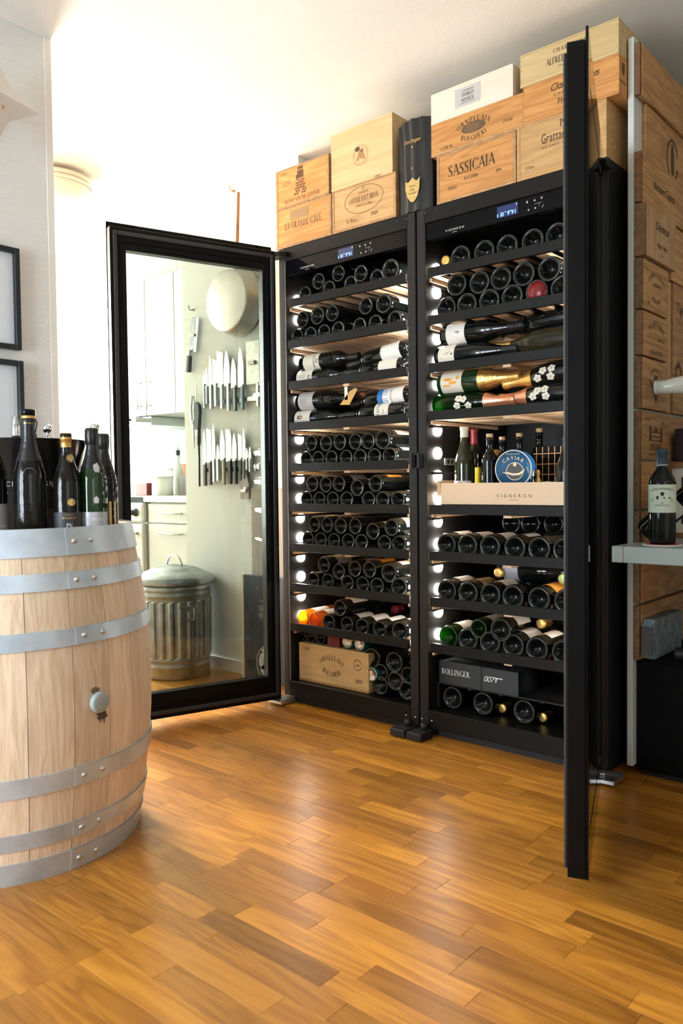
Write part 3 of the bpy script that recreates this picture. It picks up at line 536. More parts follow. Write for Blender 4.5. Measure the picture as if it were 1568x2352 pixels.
# ------------------------------------------------------------------ things on the knife wall (plane Y = .225)
YW = .225
def kw(px, py, y=YW-.012): return at(px, py, 1, y)
c = kw(520, 690, .13); pan = thing('saute_pan', 'large round aluminium pan hanging base-out on the wall', 'pan', (c.x, YW, c.z))
rp = .142
MB().lathe([(0, -.10), (rp-.012, -.10), (rp-.003, -.097), (rp, -.088), (rp+.012, -.02), (rp+.014, -.016), (rp+.011, -.013), (rp-.004, -.085), (0, -.094)], 56, RotM('X', 90).inverted() @ Matrix.Scale(-1, 4, (0, 0, 1)) if False else RotM('X', -90)).build('body', 'aluminium_pan', pan)
hk = kw(530, 437, YW-.02)
MB().tube([(0, -.035, rp+.0), (.002, -.03, rp+.06), (.002, -.022, .35), (.004, -.015, hk.z-c.z-.02)], [.012, .010, .008, .007], 10).build('handle', 'frame_brown', pan)
ho = thing('wall_hook', 'small brass hook holding the pan near the ceiling', 'hook', (hk.x, YW, hk.z)); MB().lathe([(0, 0), (.008, 0), (.008, -.004), (0, -.004)], 12, RotM('X', -90)).build('plate', 'copper', ho); MB().tube([(0, -.002, 0), (0, -.02, 0), (0, -.028, .008), (0, -.026, .02)], .003, 6).build('prong', 'copper', ho)
def blade_poly(x0, x1, zb, zt, kind):
    w_ = x1-x0
    if kind == 'cleaver': return [(x0, zb), (x1, zb), (x1, zt), (x0, zt)]
    if kind == 'santoku': return [(x0, zb), (x1, zb), (x1, zt-.035), (x1-.3*w_, zt), (x0, zt)][:5]
    if kind == 'nakiri': return [(x0, zb), (x1, zb), (x1, zt-.012), (x0+w_*.2, zt), (x0, zt)]
    return [(x0, zb), (x1, zb), (x1, zb+(zt-zb)*.55), (x0+w_*.72, zb+(zt-zb)*.85), (x0+w_*.45, zt), (x0+w_*.18, zb+(zt-zb)*.8), (x0, zb+(zt-zb)*.4)]
def knife(label, px0, px1, ptop, pbol, pend, hm, kind='chef', hw=.013, hx=None, bm_='blade', y=YW-.022, sticker=False, skew=0.0):
    a = at(px0, pbol, 1, y); b = at(px1, pbol, 1, y); t = at((px0+px1)/2, ptop, 1, y); e = at((px0+px1)/2, pend, 1, y)
    k = thing('kitchen_knife', label, 'knife', ((a.x+b.x)/2, y, a.z), group='knives on the magnetic strips')
    w2 = max((b.x-a.x)/2, .008); H1, H2 = t.z-a.z, e.z-a.z
    MB().prism(blade_poly(-w2, w2, 0, H1, kind), -.001, .001).build('blade', bm_, k)
    cx = (w2-hw) if hx is None else hx
    MB().box(cx-hw, cx+hw, -.008, .008, H2, .004, .004).build('handle', hm, k)
    if kind != 'cleaver': MB().box(cx-hw*.9, cx+hw*.9, -.0085, .0085, .002, .012, .001).build('bolster', 'steel', k)
    if sticker: MB().box(-.02, .02, -.012, -.0015, H1*.45, H1*.45+.018, .001).build('price_tag', 'label_white', k)
    k.rotation_euler = (0, skew, 0); return k
strip1 = tag(MB().box(kw(464, 915).x, kw(606, 915).x, YW-.014, YW-.001, kw(530, 921).z-.012, kw(530, 921).z+.012, .002).build('magnetic_strip', 'steel'), 'upper steel magnetic knife strip on the wall', 'knife strip')
strip2 = tag(MB().box(kw(470, 1075).x, kw(588, 1075).x, YW-.014, YW-.001, kw(530, 1078).z-.012, kw(530, 1078).z+.012, .002).build('magnetic_strip', 'steel'), 'lower steel magnetic knife strip, above the bin', 'knife strip')
KS = [(466, 472, 858, 888, 940, 'steel'), (472, 478, 842, 893, 930, 'steel'), (479, 488, 815, 890, 941, 'steel'), (489, 499, 824, 887, 935, 'steel'), (499, 513, 806, 890, 940, 'steel'), (514, 528, 803, 888, 945, 'steel'), (530, 543, 821, 892, 945, 'handle_steel_dark'), (546, 560, 795, 890, 942, 'handle_steel_dark')]
for i, (a, b, t, bo, e, hm) in enumerate(KS): knife('steel knife on the upper strip, %s from its left end' % ORD[i], a, b, t, bo, e, hm, 'nakiri' if i in (3, 4) else 'chef', hw=.010 if i > 1 else .007)
knife('broad rectangular cleaver with a white sticker on the upper strip', 566, 596, 783, 884, 935, 'steel', 'cleaver', .010, bm_='blade_dull', sticker=True)
knife('dark handled knife at the right end of the upper strip', 597, 603, 806, 886, 940, 'handle_brown', 'chef', .009)
K2 = [(466, 474, 985, 1068, 1116, 'handle_brown', 'chef'), (475, 486, 984, 1064, 1114, 'handle_brown', 'nakiri'), (487, 495, 972, 1060, 1108, 'blade', 'chef'), (497, 504, 1020, 1060, 1105, 'steel', 'chef'), (505, 517, 985, 1058, 1114, 'handle_tan', 'chef'), (519, 532, 986, 1060, 1112, 'knob_black', 'santoku'), (533, 544, 993, 1060, 1112, 'knob_black', 'chef'), (547, 556, 996, 1058, 1104, 'knob_black', 'nakiri'), (557, 564, 978, 1060, 1100, 'knob_black', 'chef'), (564, 570, 1028, 1058, 1080, 'steel', 'chef'), (571, 577, 1025, 1060, 1085, 'steel', 'chef')]
for i, (a, b, t, bo, e, hm, kd) in enumerate(K2): knife('knife on the lower strip, %s from its left end' % ORD[i], a, b, t, bo, e, hm, kd, hw=.010 if i not in (8, 9, 10) else .006)
c = kw(445, 795); k = thing('hand_forged_cleaver', 'dark hammered cleaver with black handle hanging left of the pan', 'cleaver', (c.x, YW-.02, c.z), (0, R(7), 0))
MB().prism([(-.022, -.02), (.012, -.03), (.030, -.03), (.036, .135), (-.016, .14), (-.022, .1), (-.018, .05)], -.0015, .0015).build('blade', 'cast', k); MB().prism([(.014, -.03), (.030, -.03), (.037, .135), (.022, .135)], -.002, .002).build('ground_edge', 'blade', k); MB().box(-.030, -.006, -.011, .011, -.13, -.05, .004).build('handle', 'navy_handle', k); MB().box(-.029, -.007, -.0115, .0115, -.05, -.02, .003).build('ferrule', 'steel', k); MB().box(-.010, .018, -.010, -.0016, .045, .06, .001).build('price_tag', 'label_white', k)
hk2 = thing('wall_hook', 'dark bent hook holding the hammered cleaver', 'hook', tuple(kw(444, 712, YW))); MB().tube([(0, 0, 0), (0, -.02, -.004), (0, -.03, .006), (0, -.028, .018)], .003, 6).build('prong', 'cast', hk2); MB().lathe([(0, 0), (.006, 0), (.006, -.004), (0, -.004)], 10, RotM('X', -90)).build('plate', 'cast', hk2)
# corkscrew and shears, sharpening steel, cheese slicer
c = kw(460, 945); cs = thing('corkscrew', 'black lever corkscrew hanging at the left end of the strips', 'corkscrew', (c.x, YW-.03, c.z))
MB().prism([(-.012, -.09), (.012, -.09), (.016, -.05), (.022, .0), (.018, .03), (0, .045), (-.016, .03), (-.02, .0), (-.012, -.05)], -.01, .01).build('body', 'leather_black', cs); MB().tube([(.006*math.cos(t*1.2), .006*math.sin(t*1.2), .04+.006*t) for t in range(16)], .0018, 5).build('worm', 'steel', cs); MB().tube([(-.012, 0, .03), (-.004, 0, .12)], .002, 5).build('wire_loop', 'steel', cs)
c = kw(451, 970); sh = thing('garden_shears', 'steel secateurs hanging beside the black corkscrew', 'shears', (c.x, YW-.03, c.z)); MB().tube([(-.008, 0, .13), (-.018, 0, .07), (-.012, 0, .0), (-.002, 0, -.03), (.006, 0, -.10)], [.005, .006, .005, .004, .002], 8).build('arm', 'steel', sh); MB().tube([(.004, 0, .13), (.008, 0, .07), (.004, 0, 0), (-.004, 0, -.035), (.004, 0, -.13)], [.004, .005, .005, .004, .0015], 8).build('arm', 'steel', sh); MB().lathe([(0, -.008), (.007, -.008), (.007, .008), (0, .008)], 10, RotM('X', 90)).build('pivot', 'steel', sh)
c = kw(462, 1050); st_ = thing('sharpening_steel', 'long dark sharpening steel hanging left of the lower knives', 'steel', (c.x, YW-.025, c.z)); MB().tube([(0, 0, -.145), (0, 0, .06)], [.005, .006], 8).build('rod', 'leather_black', st_); MB().tube([(0, 0, .06), (.002, 0, .12), (.006, 0, .14)], [.009, .01, .006], 8).build('handle', 'leather_black', st_)
c = kw(566, 1105); ch = thing('cheese_slicer', 'grey wooden paddle slicer with steel knob under the lower strip', 'slicer', (c.x, YW-.02, c.z)); MB().prism([(-.027, -.085), (.027, -.085), (.030, -.078), (.030, -.015), (.022, .01), (.012, .03), (.010, .09), (.006, .10), (-.008, .10), (-.010, .08), (-.012, .03), (-.024, .01), (-.030, -.015), (-.030, -.078)], -.006, .006).build('paddle', 'grey_brown_wood', ch); MB().box(-.02, .014, -.014, -.006, -.052, -.038, .002).build('blade', 'blade', ch); MB().lathe([(0, 0), (.009, 0), (.011, -.006), (.008, -.014), (0, -.014)], 12, RotM('X', -90, (.018, -.006, -.036))).build('knob', 'chrome', ch); MB().tube([(0, 0, .085), (-.042, .0, .02), (-.018, 0, -.008)], .0015, 5).build('wire', 'steel', ch); MB().tube([(0, 0, .085), (.045, 0, .03), (.03, 0, -.02)], .0015, 5).build('wire', 'steel', ch)
# panels leaning on the wall beside the cabinet
lp = thing('dark_crate_lid', 'dark stained wooden crate lid with white print standing on the floor', 'crate lid', (-.98, .19, 0))
box('board', 'dark_stained_wood', -1.120, -.83, .176, .198, .001, .485, lp, b=.001); box('edge', 'crate_white', -1.136, -1.1205, .176, .198, .001, .485, lp)
o = lp.children[0]; lf = lambda u, v: (u+.98, .1752-.19, v)
txt(lp, 'CHARLES', .026, lf, -.965, .325, 'print_white', sx=.8); txt(lp, 'HEIDSIECK', .024, lf, -.965, .292, 'print_white', sx=.72); txt(lp, 'CHAMPAGNE', .011, lf, -.965, .365, 'print_grey', 'sans'); txt(lp, 'Blanc des Millenaires', .007, lf, -.965, .277, 'print_grey', 'sans')
ring_marks(lp, lf, -.965, .085, .072, .085, .006, 'print_grey'); patch(lp, lf, [ell(-.99, .095, .032, .04), ell(-.945, .085, .03, .04), ell(-.97, .145, .035, .012), ell(-.965, .055, .045, .03)], 'print_white'); txt(lp, 'CHARLES', .018, lf, -.965, .085, 'label_black', sx=.8); txt(lp, 'HEIDSIECK', .015, lf, -.965, .06, 'label_black', sx=.8); patch(lp, lf, [ell(-.965, .415, .012, .006), ell(-.965, .402, .014, .007), ell(-.965, .39, .008, .012)], 'print_grey')
bp_ = thing('brown_crate_lid', 'tall plain brown board standing behind the dark crate lid', 'crate lid', (-.95, .2, 0)); box('board', 'grey_brown_wood', -1.085, -.83, .200, .222, .001, .885, bp_, b=.001); ring_marks(bp_, lambda u, v: (u+.95, .1995-.2, v), -.965, .68, .045, .06, .003, 'foil_pink')

# ------------------------------------------------------------------ wine cabinets
SZ = [.335, .498, .661, .824, .986, 1.152, 1.318, 1.483, 1.648]
ledm = MB(); ledm.prism([(.021*math.cos(2*math.pi*i/16), .0205*math.sin(2*math.pi*i/16)) for i in range(16)], 0, .004); ledm = ledm.mesh('led_lamp'); ledm.materials.append(MATS['led'])
def cabinet(x0, x1, label, side, left_hinge):
    xc = (x0+x1)/2; c = thing('wine_cabinet', label, 'wine cabinet', (xc, .3, 0), group='tall black wine cabinets')
    S = .035; i0, i1 = x0+S, x1-S
    for a, b in ((x0, i0), (i1, x1)): box('side_panel', 'cab_side', a, b, 0, .62, .03, 1.855, c, b=.002)
    box('top_panel', 'cab_black', i0, i1, 0, .62, 1.803, 1.855, c, b=.0015); box('bottom_panel', 'cab_black', i0, i1, 0, .62, .03, .094, c, b=.0015); box('back_panel', 'cab_inner', i0, i1, .57, .62, .094, 1.803, c)
    MB().box(x0+.02, x1-.02, .03, .60, 0, .03).build('plinth', 'rubber', c, world=True)
    # control panel
    cp = box('control_panel', 'gloss_black', i0+.001, i1-.001, .004, .030, 1.744, 1.802, c, b=.001); fc = lambda u, v: (u-xc, .0032-.3, v)
    txt(cp, 'VIGNERON', .0075, fc, x0+.155, 1.757, 'print_white', 'sans', sp=.35); patch(cp, fc, [rect(x0+.155, 1.751, .02, .001)], 'print_white')
    dx = x0+.355; patch(cp, fc, [rect(dx, 1.776, .075, .036)], 'display_bg', 'display')
    fc2 = lambda u, v: (u-xc, .0028-.3, v); txt(cp, '10', .013, fc2, dx-.020, 1.761, 'display_blue', 'sans'); txt(cp, '9', .013, fc2, dx+.004, 1.761, 'display_blue', 'sans'); txt(cp, '91', .013, fc2, dx+.022, 1.761, 'display_blue', 'sans'); patch(cp, fc2, [ell(dx-.007, 1.773, .002, .002, 8), ell(dx+.011, 1.773, .002, .002, 8), rect(dx+.033, 1.790, .002, .007), rect(dx-.035, 1.766, .0025, .010)], 'display_blue', 'display_mark')
    bx0 = x0+.425; pl = []
    pl += [rect(bx0, 1.786, .005, .007), [(bx0+.022, 1.783), (bx0+.030, 1.783), (bx0+.026, 1.790)], [(bx0+.046, 1.790), (bx0+.054, 1.790), (bx0+.050, 1.783)], rect(bx0+.038, 1.774, .026, .0008), rect(bx0+.042, 1.768, .0008, .012), ell(bx0+.005, 1.760, .003, .003, 8), ell(bx0+.028, 1.761, .003, .003, 8), [(bx0+.050, 1.757), (bx0+.052, 1.757), (bx0+.058, 1.766), (bx0+.056, 1.766)]]
    patch(cp, fc, pl, 'print_grey', 'button_mark')
    # door-gap reflection painted as a bright strip (left cabinet only), screws and hinge fittings
    MB().box(i0-.0005, i0+.0025, -.0008, .001, .094, 1.803).build('reflection_strip', 'hinge_metal' if left_hinge else 'cab_side', c, world=True, fix=False)
    for xs_ in ((x1-.02, x1-.035, x1-.075) if left_hinge else (x0+.025, x0+.038, x0+.085)): MB().lathe([(0, -.001), (.003, -.001), (.0035, 0), (0, .002)], 8, RotM('X', -90, (xs_, -.001, 1.838))).build('screw', 'knob_black', c, world=True)
    hx = x0 if left_hinge else x1; sg = 1 if left_hinge else -1
    mb = MB(); pts = [(hx-sg*.012, 0), (hx-sg*.012, -.045), (hx+sg*.02, -.05), (hx+sg*.045, -.042), (hx+sg*.062, -.02), (hx+sg*.065, 0)]
    mb.prism([(p[0], p[1]) for p in pts], 1.815, 1.833, Matrix(((1, 0, 0, 0), (0, 0, 1, 0), (0, 1, 0, 0), (0, 0, 0, 1)))).build('hinge_arm', 'cab_black', c, world=True)
    mb = MB(); mb.box(hx-.035, hx+.045, -.065, .02, .006, .022, .003).lathe([(0, .022), (.008, .022), (.008, .03), (0, .03)], 10, Matrix.Translation((hx, -.035, 0))).build('hinge_foot', 'hinge_metal', c, world=True)
    fx = x1-.035 if left_hinge else x0+.03; ft = MB(); ft.box(fx-.032, fx+.032, -.085, -.006, .004, .030, .003).build('floor_bracket', 'rubber', c, world=True); MB().lathe([(0, .03), (.012, .03), (.012, .05), (0, .052)], 12, Matrix.Translation((fx+.004, -.025, 0))).build('bracket_pin', 'rubber', c, world=True)
    for d_ in (-.02, .022): MB().lathe([(0, -.001), (.0028, -.001), (.0028, .001), (0, .001)], 8, RotM('X', -90, (fx+d_, -.002, .058))).build('screw', 'chrome', c, world=True)
    cx_ = x1-.012 if left_hinge else x0+.012
    mb = MB(); mb.box(cx_-.010, cx_+.010, -.012, .0, .960, 1.0, .002).box(cx_-.006, cx_+.006, -.02, -.012, .952, 1.008, .002).build('door_catch', 'rubber', c, world=True)
    # lamps in both side walls
    for k in range(17):
        z = .355+.0815*k
        if side == 'right' and k in (1,): pass
        for s_, X in ((0, i0), (1, i1)):
            put('led_lamp', ledm, c, (X-xc+(.0045 if s_ == 0 else -.0045), .072-.3, z), (0, 0, R(90) if s_ == 0 else R(-90)))
    for k in range(9): # shelf runners
        for X, sx in ((i0, 1), (i1, -1)): MB().box(X, X+sx*.008, .03, .5, SZ[k]-.055, SZ[k]-.046).build('runner', 'cab_inner', c, world=True, fix=False)
    return c, i0, i1
CL, l0, l1 = cabinet(-.682, -.003, 'left tall black wine cabinet beside the open glass door', 'left', True)
CR, r0, r1 = cabinet(.003, .692, 'right tall black wine cabinet, its door seen edge-on', 'right', False)
def slatm(L, W, T, m):
    me = MB().box(-L/2, L/2, -W/2, W/2, -T/2, T/2, .0008).mesh('slat'); me.materials.append(MATS[m]); return me
S_A = slatm(.038, .46, .012, 'slat_beech'); S_B = slatm(.0115, .46, .012, 'slat_beech'); S_X = slatm(.57, .058, .012, 'slat_beech_x'); S_C = slatm(.03, .46, .012, 'slat_beech')
def shelf(c, i0, i1, z, kind):
    xc = c.location.x
    s = box('shelf', 'shelf_black', i0+.010, i1-.010, .0, .014, z-.033, z, c, b=.001); f = i0-xc
    w_ = i1-i0-.03; xs = []
    if kind == 'A': xs = [(S_A, (i0+.03+(w_-.03)*k/7, .245)) for k in range(8)]
    elif kind == 'B': xs = [(S_B, (i0+.02+(w_-.01)*k/25, .245)) for k in range(26)]
    else: xs = [(S_X, ((i0+i1)/2, .05+.075*k)) for k in range(6)]
    for me, (x, y) in xs: put('slat', me, s, (x-xc, y-.3, z-.026 if kind != 'C' else z-.024))
    if kind == 'C': put('cross_bar', S_C, s, ((i0+i1)/2-xc, .245-.3, z-.036))
    else:
        mb = MB(); mb.box(i0+.012, i1-.012, .46, .475, z-.040, z-.020).build('rear_rail', 'slat_beech_x', s, fix=False).location = (-xc, -.3, 0)
    for X in (i0+.010, i1-.018): MB().box(X, X+.008, .014, .47, z-.045, z-.033).build('side_rail', 'slat_beech', s, fix=False).location = (-xc, -.3, 0)
    return s
for z, k in zip(SZ, 'CCCCCCCBA'): shelf(CL, l0, l1, z, k)
for z, k in zip(SZ, 'CCCC CCAA'):
    if k != ' ': shelf(CR, r0, r1, z, k)
# ------------------------------------------------------------------ doors (local frame: hinge axis at origin, door runs along +x when closed, faces -y)
def door(c, px_, py_, sg, ang, W_):
    """sg=+1 hinge at left edge (door spans +x), -1 hinge at right edge; local y: 0 = outer glass face, .042 = gasket face"""
    z0, z1 = .027, 1.835; iw, it, ib = .060, .080, .098
    def bx(mb, a, b, y0, y1, zz0, zz1, bv=.0015): return mb.box(a*sg, b*sg, y0, y1, zz0, zz1, bv)
    def ringb(mb, a, b, y0, y1, za, zb, t, bv=.0015, tz=None):
        tz = tz or t; bx(mb, a, a+t, y0, y1, za, zb, bv); bx(mb, b-t, b, y0, y1, za, zb, bv); bx(mb, a+t, b-t, y0, y1, za, za+tz, bv); bx(mb, a+t, b-t, y0, y1, zb-tz, zb, bv); return mb
    fr = MB(); Y0, Y1 = .0065, .045
    bx(fr, .002, iw, Y0, Y1, z0, z1); bx(fr, W_-iw, W_-.002, Y0, Y1, z0, z1); bx(fr, iw, W_-iw, Y0, Y1, z1-it, z1); bx(fr, iw, W_-iw, Y0, Y1, z0, z0+ib)
    D = fr.build('door', 'door_black', c); D.location = (px_-c.location.x, py_-c.location.y, 0); D.rotation_euler = (0, 0, ang)
    ringb(MB(), .012, W_-.012, Y1, Y1+.008, z0+.016, z1-.016, .015, .003).build('gasket', 'gasket', D)
    ringb(MB(), .034, W_-.034, Y1, Y1+.004, z0+.044, z1-.044, .009, .001).build('inner_ridge', 'gloss_black', D)
    gl = MB(); bx(gl, iw-.004, W_-iw+.004, .020, .023, z0+ib-.004, z1-it+.004, 0); gl.build('glass_pane', 'door_glass', D)
    op = MB(); pz1 = z1+.026
    bx(op, 0, iw-.006, 0, .006, z0, pz1); bx(op, W_-iw+.006, W_, 0, .006, z0, pz1); bx(op, iw-.006, W_-iw+.006, 0, .006, z1-it+.006, pz1); bx(op, iw-.006, W_-iw+.006, 0, .006, z0, z0+ib-.006); op.build('front_plate', 'gloss_black', D)
    og = MB(); bx(og, iw-.006, W_-iw+.006, .001, .005, z0+ib-.006, z1-it+.006, 0); og.build('outer_pane', 'door_glass', D)
    tb = MB(); bx(tb, .085, W_-.10, .008, .030, z1+.0005, z1+.016, .001); tb.build('top_bar', 'door_black', D)
    lm = MB(); bx(lm, .09, W_-.13, Y1, Y1+.003, z1-.072, z1-.062, .0005); lm.build('light_strip', 'gloss_black', D)
    return D
DL = door(CL, -.697, -.030, 1, R(-108.0), .664)
DR = door(CR, .692, -.040, -1, R(110.2), .678)
DL['label'] = 'black framed glass door swung open to the left'; DR['label'] = 'black framed glass door swung open, seen edge-on'

# ------------------------------------------------------------------ bottles
def bprof(kind, sc=1.0):
    if kind == 'b': Rr, p = .0345, [(.19, 1), (.205, .94), (.222, .70), (.236, .46), (.25, .40), (.285, .40)]; h = .300; lip = .45
    elif kind == 'g': Rr, p = .0385, [(.14, 1), (.165, .95), (.195, .75), (.225, .50), (.25, .385), (.28, .37)]; h = .298; lip = .42
    else: Rr, p = .0415, [(.145, 1), (.17, .95), (.20, .76), (.23, .52), (.255, .40), (.285, .36)]; h = .312; lip = .41
    pr = [(0, .030), (Rr*.35, .024), (Rr*.62, .006), (Rr*.76, .0005), (Rr*.88, .0), (Rr*.97, .005), (Rr, .013)]
    pr += [(Rr*f, z) for z, f in p]+[(Rr*lip, h-.012), (Rr*lip, h-.001), (Rr*lip*.7, h), (0, h)]
    return Rr, h, pr
BR = {k: bprof(k)[0] for k in 'bgc'}; BH = {k: bprof(k)[1] for k in 'bgc'}
_bm = {}
def bmesh_of(kind, m):
    if (kind, m) not in _bm:
        me = MB().lathe(bprof(kind)[2], 28).mesh('wine_bottle'); me.materials.append(MATS[m]); _bm[(kind, m)] = me
    return _bm[(kind, m)]
_rg = {}
def ring_of(kind, dots):
    if (kind, dots) not in _rg:
        r = BR[kind]*.86; mb = MB()
        if dots:
            n = 44
            for i in range(n): a = 2*math.pi*i/n; mb.lathe([(0, -.0022), (.0010, -.0010), (.0012, .0008), (0, .0012)], 5, Matrix.Translation((r*1.04*math.cos(a), r*1.04*math.sin(a), .0008)))
        mb.lathe([(r-.0008, .0010), (r-.0003, -.0004), (r+.0006, -.0005), (r+.0012, .0008)], 32)
        me = mb.mesh('base_ring'); me.materials.append(MATS['glass_ring']); me['kind'] = 'stuff'; _rg[(kind, dots)] = me
    return _rg[(kind, dots)]
_lb = {}
def label_of(kind, m, z0=.05, z1=.14, half=62):
    k = (kind, m, z0, z1, half)
    if k not in _lb:
        me = MB().lathe([(BR[kind]+.0005, z0), (BR[kind]+.0005, z1)], 14, None, True, R(-90-half), R(-90+half)).mesh('paper_label'); me.materials.append(MATS[m]); _lb[k] = me
    return _lb[k]
_cp = {}
def cap_of(kind, m, z0=None):
    k = (kind, m, z0)
    if k not in _cp:
        Rr, h, pr = bprof(kind); pts = [(r+.0007, z) for r, z in pr if z > (z0 or h-.06) and r > 0]+[(0, h+.0008)]
        if z0: 
            zz = [(r, z) for r, z in pr if z > .02]; 
            for (ra, za), (rb, zb) in zip(zz, zz[1:]):
                if za <= z0 < zb: pts = [(ra+(rb-ra)*(z0-za)/(zb-za)+.0007, z0)]+pts
        me = MB().lathe(pts, 24).mesh('capsule'); me.materials.append(MATS[m]); _cp[k] = me
    return _cp[k]
def bottle(label, kind, loc, rot, glass='glass_black', lab=None, cap='foil_black', ring=None, group=None, roll=0.0, lz=(.05, .14), half=62, name='wine_bottle', capz=None):
    o = put(name, bmesh_of(kind, glass), None, loc); o.matrix_world = Matrix.Translation(Vector(loc)) @ rot.to_4x4() @ Matrix.Rotation(roll, 4, 'Z')
    tag(o, label, 'bottle', group)
    if ring is not None: put('base_ring', ring_of(kind, ring), o)
    if lab: put('paper_label', label_of(kind, lab, lz[0], lz[1], half), o)
    if cap: put('capsule', cap_of(kind, cap, capz), o)
    return o
OUT = Matrix.Rotation(R(-90), 3, 'X'); TOR = Matrix.Rotation(R(90), 3, 'Y'); TOL = Matrix.Rotation(R(-90), 3, 'Y'); UP = Matrix.Identity(3)
rb = random.Random(3)
SHN = ['ninth', 'eighth', 'seventh', 'sixth', 'fifth', 'fourth', 'third', 'second', 'top']
def row(which, si, rowname, pts, y=.028, grp=None):
    """pts: (px, py, kind, dots, glass, label) - bottles lying base-out; px,py = centre of the base in the photo"""
    z = SZ[si]; n = 0
    for q in pts:
        px, py, kind = q[:3]; dots = q[3] if len(q) > 3 else False; gl = q[4] if len(q) > 4 else 'glass_black'; lb_ = q[5] if len(q) > 5 else rb.choice(['label_white', 'label_cream', 'label_grey', 'label_cream', None])
        p = at(px, py, 1, y)
        zz = z-.0185+BR[kind] if rowname == 'lower' else p.z
        extra = ' row' if rowname in ('lower', 'upper') else ''
        lbl = '%s %sbase-out bottle from left, %s%s, %s shelf of %s cabinet' % (ORD[n], {'glass_amber': 'amber ', 'glass_bright_green': 'green '}.get(gl, ''), rowname, extra, SHN[si], which)
        bottle(lbl, kind, (p.x, y+rb.random()*.006, zz), OUT, gl, lb_, rb.choice(['foil_black', 'foil_red', 'foil_gold']), dots, 'bottles lying base-out in the %s cabinet' % which, rb.uniform(-.5, .5)); n += 1
def C(ox, oy, s, L): return [(ox+a[0]*s, oy+a[1]*s)+tuple(a[2:]) for a in L]
c3 = (640, 540, .21046); c5 = (640, 970, .21046); c6 = (640, 1240, .23597); c7 = (960, 460, .23597); c9 = (960, 1150, .28061)
row('left', 8, 'lower', C(*c3, [(275, 610, 'b'), (540, 580, 'b'), (770, 510, 'b'), (1065, 455, 'b')])); row('left', 8, 'upper', C(*c3, [(425, 500, 'b'), (640, 415, 'b'), (885, 415, 'b'), (1215, 375, 'c', True)]))
row('left', 7, 'lower', C(*c3, [(195, 1085, 'b', False, 'glass_black', 'label_white'), (335, 1075, 'b', True), (485, 1045, 'b'), (645, 1005, 'b'), (870, 965, 'b'), (1045, 935, 'b'), (1260, 890, 'b')])); row('left', 7, 'upper', C(*c3, [(245, 920, 'b', True), (410, 875, 'g', True), (570, 850, 'b', False, 'glass_black', 'label_grey'), (940, 770, 'b'), (1140, 745, 'g', False, 'glass_black', 'label_white')]))
row('left', 4, 'lower', C(*c5, [(295, 380, 'b'), (425, 380, 'b'), (570, 375, 'b'), (725, 375, 'b'), (880, 375, 'b', True), (1040, 365, 'b', True), (1205, 350, 'b', True, 'glass_black', 'label_white')])); row('left', 4, 'upper', C(*c5, [(350, 225, 'b'), (510, 230, 'b'), (660, 215, 'b', True), (825, 210, 'b'), (970, 205, 'b'), (1130, 190, 'g', True, 'glass_black', 'label_white')]))
row('left', 3, 'lower', C(*c5, [(295, 830, 'b'), (430, 840, 'b', True), (580, 840, 'b'), (735, 840, 'b', True), (970, 840, 'b', True), (1130, 835, 'b', True), (1295, 820, 'b')])); row('left', 3, 'upper', C(*c5, [(360, 670, 'b', True), (500, 680, 'b'), (650, 670, 'b', False, 'glass_black', 'label_grey'), (850, 715, 'b', True), (1050, 670, 'b', False, 'glass_black', 'label_orange')]))
row('left', 2, 'lower', C(*c5, [(310, 1270, 'b', True), (445, 1285, 'b', True), (590, 1290, 'b'), (745, 1300, 'b'), (900, 1310, 'b'), (1150, 1320, 'b'), (1300, 1310, 'b')])); row('left', 2, 'upper', C(*c5, [(380, 1115, 'b'), (520, 1120, 'b'), (670, 1130, 'b'), (820, 1135, 'b'), (1025, 1190, 'b'), (1220, 1150, 'b', False, 'glass_black', 'label_grey')]))
row('left', 1, 'lower', C(*c6, [(330, 375, 'b'), (465, 395, 'b'), (665, 425, 'b'), (805, 435, 'b'), (950, 445, 'b', True), (1165, 455, 'g', True, 'glass_black', 'label_white')])); row('left', 1, 'upper', C(*c6, [(430, 245, 'b', False, 'glass_black', 'label_grey'), (580, 310, 'b'), (730, 285, 'b', False, 'glass_black', 'label_grey'), (880, 290, 'b', False, 'glass_black', 'label_orange'), (1065, 325, 'g', False, 'glass_black', 'label_white')]))
row('left', 0, 'lower', C(*c6, [(228, 750, 'b', False, 'glass_amber', 'label_white'), (355, 770, 'b', False, 'glass_amber', 'label_white'), (485, 785, 'b', True), (655, 815, 'b', False, 'glass_black', 'label_white'), (805, 845, 'b', False, 'glass_black', 'label_white'), (970, 855, 'b', False, 'glass_black', 'label_white'), (1175, 875, 'g', False, 'glass_black', 'label_white')])); row('left', 0, 'upper', C(*c6, [(590, 665, 'b', False, 'glass_black', 'label_white')]))
row('right', 8, 'lower', C(*c7, [(405, 490, 'c', True), (635, 475, 'c', True), (860, 425, 'c', True), (1105, 355, 'c', True), (1345, 285, 'c', True)]))
row('right', 7, 'lower', C(*c7, [(265, 1020, 'c', True), (470, 1010, 'c', True), (685, 985, 'c', True), (910, 945, 'c', True), (1150, 900, 'c', True), (1390, 840, 'c', True)])); row('right', 7, 'upper', C(*c7, [(365, 815, 'c', True), (585, 795, 'c', True), (795, 755, 'c', True), (1020, 715, 'c', True), (1270, 665, 'c', True)]))
row('right', 2, 'lower', C(*c9, [(225, 340, 'c', True, 'glass_black'), (400, 355, 'c', True), (585, 370, 'c', True), (785, 380, 'c', True), (985, 390, 'c', True), (1190, 395, 'c', True)]))
